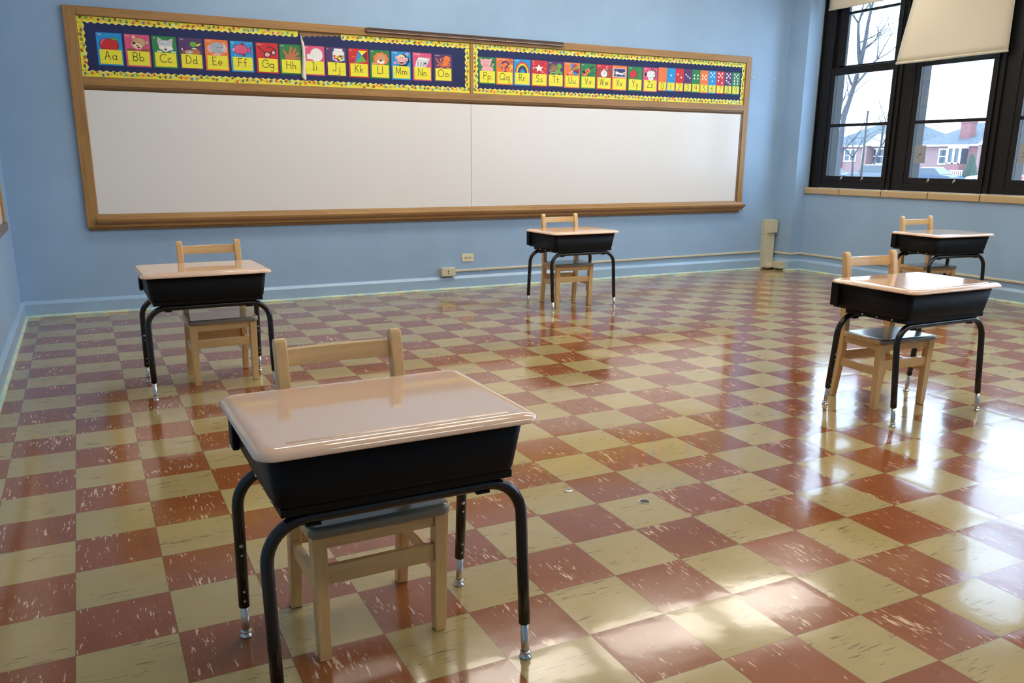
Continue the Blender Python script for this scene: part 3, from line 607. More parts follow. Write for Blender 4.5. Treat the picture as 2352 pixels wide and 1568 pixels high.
def card(txt, x, w, h, z0, bg, pic, yel, label, num=None):
    root = thing('alphabet_card' if num is None else 'number_card', (x+w/2, CY, z0), label=label, category='card', group='alphabet cards' if num is None else 'number cards')
    m = M(); m.prism(rrect(w/2, h/2, .003, 2, 0, h/2), 'y', -.0006, 0); m.obj('card_sheet', PM[bg], root)
    hw = w/2; yt = h*.485 if num is None else h*.375; mg = .0085 if num is None else .006
    p = Pic(y=-.0019); p.poly([(-hw+mg+.004, .009), (hw-mg, .009), (hw-mg, yt), (-hw+mg+.004, yt)], 'yellow'); p.done('letter_panel', root)
    p = Pic(y=-.0021)
    if num is None:
        write(p, txt, .0, h*.185, h*.25, .0048, 'ink', .26, .95)
        p.stroke([(-hw+mg+.008, h*.183), (hw-mg-.004, h*.183)], .0006, 'ink')
    else:
        write(p, txt, 0, h*.075, h*.27, .0046)
    p.done('lettering', root)
    if num is None:
        p = Pic(-hw+.004, yt+.001, w-.008, h*.5, y=-.0007); drawing(txt[0], p); p.done('picture', root)
        tc = bpy.data.curves.new('word', 'FONT'); tc.body = WORD[txt[0]]; tc.size = .0135; tc.extrude = .0001
        to = bpy.data.objects.new('word', tc); COL.objects.link(to)
        me = bpy.data.meshes.new_from_object(to); bpy.data.objects.remove(to)
        me.materials.append(PM['white']); wo = bpy.data.objects.new('word', me); COL.objects.link(wo)
        wo.parent = root; wo.location = (-hw+.010, -.0012, h-.0165); wo.rotation_euler = (PI/2, 0, 0)
    elif num:
        p = Pic(y=-.0007)
        for (a, b) in num: p.ell((a-.5)*w*.95, yt+.012 + b*(h-yt-.024), .0085, .0085, 'white', n=16)
        p.done('dots', root)
    return root
for c, x in cards:
    card(c + c.lower(), x, .1665, .2195, 1.7825, BG[c], None, None, 'alphabet card %s with a %s on %s' % (c + c.lower(), DESC[c], BG[c]) if c not in 'Q' else 'alphabet card Qq with question marks on orange')
D5 = lambda s: [(.28,s+.16),(.72,s+.16),(.5,s),(.28,s-.16),(.72,s-.16)]
nums = {'0': ('orange', []), '1': ('blue', [(.5,.5)]), '2': ('red', [(.28,.62),(.72,.38)]), '3': ('purple', [(.25,.64),(.5,.5),(.75,.36)]), '4': ('green', [(.28,.64),(.72,.64),(.28,.36),(.72,.36)]),
        '5': ('orange', D5(.5)), '6': ('blue', D5(.76)+[(.5,.22)]), '7': ('red', D5(.76)+[(.25,.30),(.75,.12)]), '8': ('purple', D5(.76)+[(.25,.36),(.5,.22),(.75,.08)]), '9': ('green', D5(.76)+[(.28,.36),(.72,.36),(.28,.12),(.72,.12)])}
cw = {'blue': 'blue', 'red': 'red'}
for k in range(10):
    c, dots = nums[str(k)]
    lab = 'number card %d, plain %s without dots' % (k, c) if k == 0 else 'number card %d with %s white dot%s on %s' % (k, ('','one','two','three','four','five','six','seven','eight','nine')[k], '' if k == 1 else 's', c)
    rt = card(str(k), 5.231 + .1018*k, .1005, .2135, 1.7975 - .0003*k, c, None, None, lab, dots if dots else [])

# scalloped hand print border strips
def hand(p, cx, cz, s, a, c):
    ca, sa = math.cos(a), math.sin(a)
    R = lambda x, y: (cx + s*(x*ca - y*sa), cz + s*(x*sa + y*ca))
    p.k = 2; p.ell(cx, cz, .30*s, .36*s, c, a, 8)
    for fx, fy, bx, by in ((-.62,.3,-.2,.0), (-.34,.85,-.2,.2), (-.06,1.0,-.04,.2), (.22,.92,.1,.2), (.46,.66,.24,.15)):
        p.k = 2; p.stroke([R(bx,by), R(fx,fy)], .17*s, c, False)
def border(a, b, side, fixed, label, wd=.041):
    """side: 't','b' run in x; 'l','r' run in z. fixed = outer edge coordinate"""
    m = Pic(y=PF-.0012); per = .0458; n = max(2, round((b-a)/per)); st = n*8; inner = []; outer = []; lip = []
    sg = {'t': -1, 'b': 1, 'l': 1, 'r': -1}[side]
    for i in range(st+1):
        t = a + (b-a)*i/st; wv = wd + .0048*math.cos(2*PI*(i/8.0)+PI)
        inner.append((t, fixed + sg*wv)); outer.append((t, fixed)); lip.append((t, fixed + sg*(wv-.003)))
    sw = (lambda q: q) if side in 'tb' else (lambda q: (q[1], q[0]))
    for i in range(st):
        m.k = 0; m.poly([sw(outer[i]), sw(outer[i+1]), sw(lip[i+1]), sw(lip[i])], 'yellow')
        m.k = 0; m.poly([sw(lip[i]), sw(lip[i+1]), sw(inner[i+1]), sw(inner[i])], 'cream')
    cs = ['blueh','dgreen','orange','brown','teal','red','lgreen','maroon']
    rnd = random.Random(int(a*1000)+int(fixed*777)); t = a + .02; k = 0
    while t < b - .012:
        q = sw((t, fixed + sg*(.012 + .018*rnd.random())))
        m.k = 1; m.k = .5
        bl = rnd.choice(['orange','lgreen','orange','cream'])
        ax = sw((t+.017, fixed + sg*.02)); m.k = 1; m.ell(ax[0], ax[1], .010, .010, {'orange':'blo','lgreen':'blg','cream':'blb'}[bl], n=10)
        hand(m, q[0], q[1], .0172 + .004*rnd.random(), rnd.uniform(-1.0, 1.0) + (PI if rnd.random() < .3 else 0), cs[(k*5 + int(rnd.random()*2)) % 8] )
        t += .034 + .006*rnd.random(); k += 1
    return m.obj('border_strip', [PM[c] for c in m.cols], label=label, category='border trim', group='scalloped hand print border strips')
for k, v in (('blueh', (.02,.12,.36)), ('blo', (.82,.44,.05)), ('blg', (.60,.66,.10)), ('blb', (.62,.74,.45))): PM[k] = mat('print_' + k, v, .45)
border(.230, 1.775, 't', 2.103, 'yellow hand print border above the Aa to Hh cards')
border(2.118, 3.241, 't', 2.103, 'yellow hand print border above the Kk to Oo cards')
border(.230, 3.241, 'b', 1.7005, 'yellow hand print border below the Aa to Oo cards')
border(1.742, 2.062, 'l', .231, 'upright yellow hand print border left of the Aa card')
border(1.742, 2.062, 'r', 3.2405, 'upright yellow hand print border right of the Oo card')
border(3.2755, 6.309, 't', 2.103, 'yellow hand print border above the Pp to 9 cards')
border(3.2755, 6.309, 'b', 1.7005, 'yellow hand print border below the Pp to 9 cards')
border(1.742, 2.062, 'l', 3.2765, 'upright yellow hand print border left of the Pp card')
border(1.742, 2.062, 'r', 6.3085, 'upright yellow hand print border right of the 9 card')

# ------------------------------------------------------------------ wall fittings
t = thing('junction_box', (3.011, YW, .122), label='ivory surface box on the front wall at the left end of the conduit', category='junction box')
def child(m, nm, mt, t, bevel=None, **k):
    o = m.obj(nm, mt, None, at=tuple(t.location), bevel=bevel); o.parent = t; o.location = (0,0,0)
    for a, b in k.items(): o[a] = b
    return o
m = M(); m.box((2.944, YW-.045, .124), (3.078, YW, .200)); child(m, 'housing', MT['ivory'], t, .006)
m = M()
for z in (.152, .172): m.box((3.003, YW-.0465, z-.005), (3.012, YW-.0448, z+.005))
child(m, 'socket_slot', MT['dark'], t)
t = thing('wall_outlet', (3.216, YW, .243), label='ivory double outlet plate mounted sideways on the blue front wall', category='outlet')
m = M(); m.box((3.159, YW-.006, .244), (3.273, YW, .315)); child(m, 'cover_plate', MT['ivoryb'], t, .002)
for cx in (3.196, 3.236):
    m = M(); m.prism([(cx+.0165*math.cos(a), .279+.014*math.sin(a)) for a in [2*PI*k/20 for k in range(20)]], 'y', YW-.0075, YW-.006); rc = child(m, 'receptacle', MT['ivory'], t)
    m = M(); m.box((cx-.009, YW-.0082, .283), (cx-.001, YW-.0074, .286)); m.box((cx-.009, YW-.0082, .272), (cx-.001, YW-.0074, .275)); m.box((cx+.005, YW-.0082, .276), (cx+.010, YW-.0074, .282))
    o = m.obj('slots', MT['dark'], None, at=tuple(t.location)); o.parent = rc; o.location = (0,0,0)
# surface conduit
t = thing('conduit', (5, YW, .155), label='thin ivory conduit running above the front baseboard to the corner duct', category='conduit')
def cprof(d): return [(0, -.010), (d*.7, -.010), (d, -.006), (d, .006), (d*.7, .010), (0, .010)]
def z_at(x): return .165 + (x-3.08)/(6.69-3.08)*.022
m = M(); m.loft([[(x, YW-a, z_at(x)+b) for a, b in cprof(.014)] for x in (3.079, 6.712)]); child(m, 'raceway', MT['ivory'], t)
for x in (3.34, 4.16, 5.0, 5.9):
    m = M(); m.box((x-.012, YW-.0165, z_at(x)-.013), (x+.012, YW, z_at(x)+.013)); child(m, 'coupling', MT['ivory'], t, .001)
t = thing('conduit', (XR, 3, .165), label='thin ivory conduit running along the right wall under the windows', category='conduit')
m = M(); c = cprof(.014)
path = [((XP, 4.93), (-1, 0)), ((XP, YJ), (-1, -1)), ((XR, YJ), (-1, -1)), ((XR, YEND+.1), (-1, 0))]
m.loft([[(p[0]+n[0]*a, p[1]+n[1]*a, .178+b) for a, b in c] for p, n in path]); child(m, 'raceway', MT['ivory'], t)
# duct in the corner
t = thing('corner_duct', (6.80, YW, .012), label='ivory metal wire duct standing in the corner with a stub turned along the floor', category='duct')
m = M(); m.box((6.712, YW-.060, .10), (6.850, YW, .3915)); child(m, 'riser', MT['ivory'], t, .002)
m = M(); m.box((6.705, YW-.062, .385), (6.7395, YW, .528)); child(m, 'riser_cap', MT['ivory'], t, .002)
m = M(); m.box((6.740, YW-.088, .392), (6.858, YW, .530)); child(m, 'riser_cover', MT['ivory'], t, .004)
m = M(); m.prism([(YW, .10), (YW-.0615, .10), (YW-.066, .075)] + [(YW-.066-.045*(1-math.cos(a)), .075-.0*a-.03*math.sin(a)) for a in (.4,.8,1.2,PI/2)] + [(YW-.111, .018), (YW, .018)], 'x', 6.735, 6.850); child(m, 'elbow', MT['ivory'], t, .001)
m = M(); m.box((6.712, YW-.058, .018), (6.7345, YW, .10)); child(m, 'elbow_side', MT['ivory'], t, .001)
m = M(); m.box((6.790, YW-.235, .022), (6.872, YW-.1115, .092)); child(m, 'floor_stub', MT['ivory'], t, .003)
for y, x in ((YW-.05, 6.75), (YW-.06, 6.83), (YW-.15, 6.80), (YW-.22, 6.85)):
    m = M(); m.tube([(x, y, .0), (x, y, .0225)], .007, 10); child(m, 'stub_foot', MT['zinc'], t)
# hooks high on the wall
for x, lab in ((6.421, 'small white hook on the blue wall just right of the whiteboard frame'), (6.717, 'small white hook on the blue wall near the window corner')):
    m = M(); m.lathe([(.002, -.012), (.006, -.010), (.008, 0), (.006, .010), (.002, .012)], (x, YW-.004, 1.963), 10); m.tube([(x, YW-.006, 1.958), (x, YW-.013, 1.950), (x, YW-.014, 1.957)], .002, 6)
    m.obj('wall_hook', mat('white_plastic', (.8,.8,.8), .3), label=lab, category='hook', group='wall hooks')
# floor fittings
t = thing('floor_sleeve', (1.759, .171, 0), label='open cream rimmed hole in the floor in front of the middle', category='floor fitting', group='floor fittings')
m = M(); m.lathe([(.021, .0), (.021, .0015), (.0195, .003), (.0172, .0025), (.0168, .0006), (.0168, .0004)], (1.759, .171, 0), 24); child(m, 'rim', MT['ivory'], t)
m = M(); m.lathe([(.0166, .0003), (.0166, .0009)], (1.759, .171, 0), 24); child(m, 'opening', MT['dark'], t)  # dark disc just above the floor, painted as the shade inside the hole
t = thing('floor_plug', (1.574, .374, 0), label='small worn metal plug set in a beige floor tile', category='floor fitting', group='floor fittings')
m = M(); m.lathe([(.016, .0), (.016, .001), (.0135, .0022), (.008, .0026), (.0, .0026)], (1.574, .374, 0), 20); child(m, 'rim', MT['zinc'], t)
m = M(); m.box((1.566, .3725, .0026), (1.582, .3755, .0030)); child(m, 'slot', MT['dark'], t)

# framed board on the left wall, only its end in view
t = thing('pin_board', (XL, 3.0, .69), label='wood framed board on the left wall, cut by the picture edge', category='board')
m = M(); m.box((XL, 1.5, .735), (XL+.008, 4.27, 1.9)); child(m, 'panel', MT['white'], t)
m = M(); m.box((XL, 4.27, .735), (XL+.022, 4.33, 1.96)); child(m, 'frame_stile', MT['oakz'], t, .003)
m = M(); m.box((XL, 1.44, .735), (XL+.022, 1.50, 1.96)); child(m, 'frame_stile', MT['oakz'], t, .003)
m = M(); m.box((XL, 1.50, 1.9), (XL+.022, 4.27, 1.96)); child(m, 'top_rail', MT['oakz'], t, .003)
m = M(); m.box((XL, 1.44, .685), (XL+.030, 4.34, .7345)); child(m, 'bottom_rail', mat('grey_brown_rail', (.20,.15,.13), .45), t, .003)

# ------------------------------------------------------------------ desk
def make_desk():
    root = thing('school_desk', (0,0,0))
    # top: rounded edge, raised lip lines and a pencil groove at the front
    m = M(); pr = [(.007,.5935),(.001,.5940),(0,.5960),(.0004,.5990),(.0025,.6030),(.006,.6068),(.0105,.6094),(.015,.6110),(.0200,.6122),(.026,.6130),(.034,.6134)]
    rings = [[(x, y, z) for x, y in rrect(.3045-i, .2336-i, .042-i, 8)] for i, z in pr]
    m.loft(rings, 0, True, True)
    m.tube([(-.245, -.189, .5985), (-.235, -.189, .6028), (.235, -.189, .6028), (.245, -.189, .5985)], .0122, 28)
    m.obj('desk_top', MT['top'], root)
    # book box open towards the chair
    def outline(hx, y0, y1, r=.026, n=6):
        pts = [(-hx, y1), (-hx, y0+r)]
        for k in range(1, n+1): a = PI + k*PI/2/n; pts.append((-hx+r+r*math.cos(a), y0+r+r*math.sin(a)))
        for k in range(0, n+1): a = 3*PI/2 + k*PI/2/n; pts.append((hx-r+r*math.cos(a), y0+r+r*math.sin(a)))
        return pts + [(hx, y0+r), (hx, y1)]
    m = M(); lv = [(.255,-.175,.220,.4735),(.2625,-.182,.224,.4755),(.2650,-.184,.226,.484),(.2785,-.202,.229,.594)]
    R = [[(x, y, z) for x, y in outline(a, b, c)] for a, b, c, z in lv]
    m.loft(R, 0, True, False, False); n = len(R[0]); m.f.append(list(range(n))); m.m.append(0); m.sm.append(False)
    o = m.obj('book_box', MT['black'], root); o.modifiers.new('s', 'SOLIDIFY').thickness = .0035
    m = M(); m.box((-.256, -.178, .4552), (.256, .158, .4732)); ml = m.obj('mounting_tray', MT['black'], root, bevel=.002)
    for s in (-1, 1):       # folded edge at the open side
        m = M(); m.box((min(s*.268, s*.2845), .186, .484), (max(s*.268, s*.2845), .2315, .594)); m.obj('side_flange', MT['black'], root, bevel=.004)
        for yy in (-.10, -.02, .06):
            m = M(); m.tube([(s*.2555, yy, .4645), (s*.2600, yy, .4645)], [.0055, .0035], 10); m.obj('screw', MT['zinc'], ml)
    # two bent tubes, each a pair of legs
    for sy in (-1, 1):
        yl = lambda z: sy*(.194 - .036*z/.441)
        path = [(-.287, yl(.087), .087), (-.287, yl(.2), .2), (-.287, yl(.356), .356)]
        for k in range(1, 9): a = PI - k*PI/2/8; zz = .356+.085*math.sin(a); path.append((-.202+.085*math.cos(a), yl(zz), zz))
        path += [(x, y, z) for x, y, z in [(-q[0], q[1], q[2]) for q in path[::-1]]]
        m = M(); m.tube(path, .0137, 16); fr = m.obj('leg_frame', MT['tube'], root)
        for s in (-1, 1): m = M(); m.box((s*.19-.016, yl(.44)-.010, .4235), (s*.19+.016, yl(.44)+.010, .4285)); m.obj('bracket_pad', MT['black'], fr)
        for s in (-1, 1):
            for z, rr in ((.256, .0058), (.231, .0036), (.132, .0036), (.106, .0036)):
                y0 = yl(z) - sy*.0125; m = M(); m.tube([(s*.287, y0, z), (s*.287, y0 - sy*.0035, z)], [rr, rr*.55], 10); m.obj('screw', MT['zinc'], fr)
            m = M(); m.tube([(s*.287, yl(.014), .014), (s*.287, yl(.03), .03), (s*.287, yl(.1), .1)], [.0094, .0096, .0098], 14); lg = m.obj('leg_insert', MT['chrome'], root, label='bright chrome leg insert')
            m = M(); m.lathe([(.0140, 0), (.0148, .0025), (.0140, .005), (.009, .009), (.0085, .011), (.0125, .013), (.013, .0165), (.009, .0185)], (s*.287, yl(0), 0), 18); m.obj('glide', MT['chrome'], lg)
    return root

def make_chair():
    root = thing('school_chair', (0,0,0))
    cl = [(.0,.149,.031),(.06,.141,.033),(.14,.129,.036),(.22,.119,.039),(.32,.115,.041),(.44,.118,.040),(.56,.128,.037),(.66,.142,.034),(.70,.149,.033)]
    for s in (-1, 1):
        m = M()
        fr = [(y-w/2, z) for z, y, w in cl]; bk = [(y+w/2, z) for z, y, w in cl]
        cap = [(.151+.0165*math.cos(a), .703+.0165*math.sin(a)) for a in [PI - k*PI/6 for k in range(1, 6)]]
        m.prism(fr + cap + bk[::-1], 'x', s*.147-.0155, s*.147+.0155); m.obj('back_post', MT['chairz'], root, bevel=.005, seg=3)
        m = M()
        rg = [(.0135, 0, -.1235, .146), (.015, .02, -.124, .1462), (.0165, .19, -.127, .1475), (.0175, .317, -.130, .149)]
        m.loft([[(s*xc+a*q[0], c+a*q[1], z) for q in ((-1,-1),(1,-1),(1,1),(-1,1))] for a, z, c, xc in rg]); m.obj('leg', MT['chairz'], root, bevel=.0025)
        m = M(); m.box((s*.147-.009, -.111, .286), (s*.147+.009, .100, .3185)); m.obj('apron', MT['chairy'], root, bevel=.0015)
        m = M(); m.box((s*.147-.009, -.112, .165), (s*.147+.009, .108, .204)); m.obj('stretcher', MT['chairy'], root, bevel=.002)
    for y0, z0, z1, nm in ((-.139, .286, .3185, 'apron'), (.108, .286, .3185, 'apron'), (-.138, .195, .240, 'stretcher'), (.118, .187, .236, 'stretcher')):
        m = M(); m.box((-.1315, y0, z0), (.1315, y0+.018, z1)); m.obj(nm, MT['chairx'], root, bevel=.002)
    # curved back rail
    m = M(); rg = []
    for k in range(9):
        x = -.1325 + .265*k/8; dy = .010*(1-(x/.1325)**2)
        rg.append([(x, .141+dy, .648), (x, .157+dy, .650), (x, .163+dy, .692), (x, .147+dy, .692)])
    m.loft(rg, 0, False); m.obj('back_rail', MT['chairx'], root, bevel=.0025)
    # seat
    m = M(); rings = []
    for i, z in ((.006,.3186),(.001,.320),(0,.323),(0,.338),(.001,.3405),(.003,.3420)): rings.append([(x, y, z) for x, y in rrect(.176-i, .128-i, .030-i, 6, 0, -.027)])
    m.loft(rings, 0, True); st = m.obj('seat', MT['chairx'], root)
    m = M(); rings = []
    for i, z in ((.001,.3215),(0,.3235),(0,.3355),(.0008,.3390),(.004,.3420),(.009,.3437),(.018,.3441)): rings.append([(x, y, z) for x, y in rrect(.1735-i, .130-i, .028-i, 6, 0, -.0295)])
    m.loft(rings, 0, True); m.obj('seat_reflection_layer', MT['seat'], st, label='glossy seat top with its grey reflection painted on')  # dark reflections on top and front edge, painted as a grey layer
    return root

desk0 = make_desk(); chair0 = make_chair()
sets = [((.666,-.279,.0097), (.670,-.142,.015), 'in the foreground, nearest of all'),
        ((.633,2.429,.0168), (.712,2.562,.025), 'at the left in front of the whiteboard, behind the nearest desk'),
        ((3.567,3.706,.0344), (3.603,3.842,-.05), 'in the middle of the room nearest the wall outlet'),
        ((3.542,.579,0), (3.553,.720,-.085), 'at the right with window light shining on its top'),
        ((6.130,2.362,-.08), (6.17,2.505,-.10), 'farthest right, by the right wall under the windows')]
dlab = ['beige topped school desk with black book box, large in the foreground', 'beige topped school desk standing left, before the left half of the whiteboard', 'beige topped school desk in the middle of the back, near the wall outlet',
        'beige topped school desk at the right with the window glaring white on its top', 'beige topped school desk farthest right, beside the wall under the windows']
clab = ['wooden school chair tucked behind the large foreground desk', 'wooden school chair pushed in at the left desk by the whiteboard', 'wooden school chair pushed in at the back middle desk',
        'wooden school chair at the right desk with the glaring top, window glints on its seat', 'wooden school chair at the farthest right desk by the window wall']
for i, (d, c, _) in enumerate(sets):
    o = desk0 if i == 0 else copy_tree(desk0); o.location = (d[0], d[1], 0); o.rotation_euler = (0,0,d[2])
    o['label'] = dlab[i]; o['category'] = 'desk'; o['group'] = 'school desks'
    o = chair0 if i == 0 else copy_tree(chair0); o.location = (c[0], c[1], 0); o.rotation_euler = (0,0,c[2])
    o['label'] = clab[i]; o['category'] = 'chair'; o['group'] = 'school chairs'

# ------------------------------------------------------------------ ceiling lights
LAMP = emis('lamp_diffuser', (1.0,.915,.79), 5.5); LAMP2 = emis('dimmer_lamp_diffuser', (1.0,.915,.785), 5.0)  # middle and rear rows set slightly dimmer to balance the foreground light
MT['lampbody'] = mat('lamp_body_white', (.8,.8,.78), .4)
lampc = [(x, y) for y in (3.62, .9, -2.2) for x in (1.75, 3.15, 4.55, 5.95)]
proto = None
for k, (x, y) in enumerate(lampc):
    if proto is None:
        rt = thing('ceiling_light', (0,0,0), category='ceiling light', group='ceiling lights')
        m = M(); m.box((-.61,-.31,-.065), (.61,.31,-.03)); m.box((-.5,-.03,-.03), (.5,.03,0)); m.obj('housing', MT['lampbody'], rt, bevel=.003)
        m = M(); m.prism([(-.29,-.0655),(-.27,-.085),(.27,-.085),(.29,-.0655)], 'x', -.59, .59); df = m.obj('diffuser', LAMP, rt); lamp2 = df.data.copy(); lamp2.materials[0] = LAMP2
        proto = rt; o = rt
    else: o = copy_tree(proto)
    if k >= 4:
        for q in COL.objects:
            if q.parent == o and q.name.startswith('diffuser'): q.data = lamp2
    o.location = (x, y, H)
    o['label'] = 'long white ceiling light over the %s row, %s of four from the left wall' % (('front', 'middle', 'rear')[k//4], ('first', 'second', 'third', 'fourth')[k % 4])

# ------------------------------------------------------------------ outside
GZ = -.80
def noisemat(name, c1, c2, sc, rough=.8):
    m = mat(name, c1, rough); w = N(m); g = w.n('NewGeometry').outputs['Position']
    w.l(w.ramp(w.noise(g, sc, 4, .6), [(.35, c1), (.65, c2)]), w.b.inputs['Base Color']); return m
def brick(name, c1, c2, mortar):
    m = mat(name, c1, .85); w = N(m); g = w.n('NewGeometry').outputs['Position']
    sp = w.n('SeparateXYZ'); w.l(g, sp.inputs[0]); cb = w.n('CombineXYZ'); w.l(w.math('ADD', sp.outputs[0], sp.outputs[1]), cb.inputs[0]); w.l(sp.outputs[2], cb.inputs[1])
    b = w.n('TexBrick'); w.l(cb.outputs[0], b.inputs[0]); b.inputs['Scale'].default_value = 1; b.inputs['Brick Width'].default_value = .22; b.inputs['Row Height'].default_value = .075; b.inputs['Mortar Size'].default_value = .008
    b.inputs['Color1'].default_value = (*c1, 1); b.inputs['Color2'].default_value = (*c2, 1); b.inputs['Mortar'].default_value = (*mortar, 1)
    w.l(b.outputs[0], w.b.inputs['Base Color']); return m
SNOW = noisemat('snow', (.80,.84,.88), (.70,.75,.80), 1.5)
BR1 = brick('pale_brick', (.20,.10,.10), (.24,.13,.12), (.24,.2,.2)); BR2 = brick('red_brick', (.20,.065,.07), (.25,.085,.09), (.2,.15,.15))
ROOF = noisemat('snow_dusted_shingles', (.055,.07,.09), (.10,.12,.14), 4); ROOFS = noisemat('snowy_roof', (.6,.64,.68), (.45,.5,.55), 2)
OWH = mat('white_window_trim', (.75,.75,.75), .6); OGL = mat('house_window_glass', (.05,.07,.09), .08)
CURT = mat('pale_curtain', (.45,.52,.5), .8)
m = M(); m.box((XO+.02, -60, GZ-.3), (200, 170, GZ)); m.obj('snow_ground', SNOW, kind=ST)
m = M(); m.box((54, -60, GZ), (62.5, 170, GZ+.03)); m.obj('street', noisemat('wet_asphalt', (.10,.10,.11), (.30,.32,.34), 1), kind=ST)

def house(y0, y1, x0, x1, zt, label, wins, redparts, ridge, chimney=None, gable=None, bay=None):
    t = thing('house', (x0, (y0+y1)/2, GZ), label=label, category='house', group='brick houses across the street')
    m = M(); m.box((x0, y0, GZ), (x1, y1, zt)); wl = child(m, 'wall', BR1, t)
    for a, b, p_ in redparts: m = M(); m.box((x0-p_, a, GZ), (x0+.1, b, zt-.02)); child(m, 'brick_pier', BR2, t)
    # hip roof
    ov = .45; rz = ridge; ym = (x1-x0)/2*.75
    m = M(); v = [(x0-ov,y0-ov,zt),(x1+ov,y0-ov,zt),(x1+ov,y1+ov,zt),(x0-ov,y1+ov,zt),((x0+x1)/2,y0+ym*.6,rz),((x0+x1)/2,y1-ym*.6,rz)]
    m.add(v, [(3,2,1,0),(0,1,4),(1,2,5,4),(2,3,5),(3,0,4,5)]); child(m, 'roof', ROOF, t)
    m = M(); m.box((x0-ov-.03, y0-ov, zt-.14), (x0-ov+.08, y1+ov, zt+.02)); child(m, 'gutter', OWH, t)
    for (a, b, c, d, n) in wins:
        m = M(); e = .12
        m.box((x0-.06, a-e, c-e), (x0+.02, a, d+e)); m.box((x0-.06, b, c-e), (x0+.02, b+e, d+e)); m.box((x0-.08, a-e, c-e), (x0+.02, b+e, c)); m.box((x0-.06, a, d), (x0+.02, b, d+e))
        for k in range(1, n): yy = a+(b-a)*k/n; m.box((x0-.06, yy-.08, c), (x0+.02, yy+.08, d))
        m.box((x0-.05, a, (c+d)/2-.03), (x0+.02, b, (c+d)/2+.03))
        wf = child(m, 'window', OWH, t)
        m = M(); m.box((x0-.02, a, c), (x0+.01, b, d)); o = child(m, 'pane', OGL, t); o.parent = wf
    if chimney:
        a, b, x, z = chimney; m = M(); m.box((x, a, zt), (x+.9, b, z)); m.box((x-.06, a-.06, z), (x+.96, b+.06, z+.15)); child(m, 'chimney', BR2, t)
    if gable:
        a, b, z0, z1, pr_ = gable
        m = M(); m.prism([(a, z0), (b, z0), ((a+b)/2, z1)], 'x', x0-pr_, x0+1.5); child(m, 'porch_roof', ROOFS, t)
        m = M(); m.box((x0-pr_+.1, a+.15, GZ), (x0, a+.45, z0)); m.box((x0-pr_+.1, b-.45, GZ), (x0, b-.15, z0)); child(m, 'porch_post', BR1, t)
    if bay:
        a, b, c, d, pr_ = bay
        m = M(); m.prism([(x0, a), (x0-pr_, a+.35), (x0-pr_, b-.35), (x0, b)], 'z', GZ, c); bo = child(m, 'bay_base', BR2, t)
        m = M(); m.prism([(x0, a), (x0-pr_, a+.35), (x0-pr_, b-.35), (x0, b)], 'z', d, d+.2)
        for q in ((x0-.05, a+.02), (x0-pr_, a+.35), (x0-pr_, b-.35), (x0-.05, b-.02), (x0-pr_, (a+b)/2)): m.box((q[0]-.06, q[1]-.09, c), (q[0]+.06, q[1]+.09, d))
        m.box((x0-pr_-.06, a+.3, c), (x0-pr_+.05, b-.3, c+.12)); bw = child(m, 'bay_window', OWH, t)
        m = M(); m.prism([(x0, a+.05), (x0-pr_+.06, a+.38), (x0-pr_+.06, b-.38), (x0, b-.05)], 'z', c, d); o = child(m, 'pane', OGL, t); o.parent = bw
    return t
house(58.8, 68.5, 75, 86, 2.8, 'pale brick bungalow with white twin window seen through the corner window', [(64.1, 65.5, 1.25, 2.35, 2), (60.5, 63.1, 1.0, 2.4, 3)], [(65.8, 66.5, .25)], 5.2, None, (58.8, 62.2, 2.75, 3.9, 1.2))
house(47.5, 56.4, 75, 85, 2.75, 'brick bungalow with slate hip roof and chimney seen through the second window', [(53.25, 54.0, 1.05, 2.3, 1)], [(47.6, 52.9, .12)], 4.9, (51.9, 52.9, 76, 4.75), (47.0, 49.6, 2.7, 3.5, 1.1), (50.9, 52.9, 1.0, 2.4, .9))
house(34, 43.5, 75, 85, 2.8, 'brick bungalow farther right along the street, behind the third window', [(41.2, 42.4, 1.1, 2.3, 2), (37, 39.4, 1.0, 2.4, 3)], [(43, 43.5, .2)], 5.0)
house(73, 83, 75, 85, 2.8, 'brick bungalow farthest left along the street', [(74.5, 76, 1.1, 2.3, 2)], [(82, 83, .2)], 5.1)
m = M(); m.tube([(74.9, 56.55, GZ), (74.9, 56.55, 2.7)], .07, 8); m.obj('downspout', OWH, label='white downspout on the left corner of the slate roofed house', category='downspout')

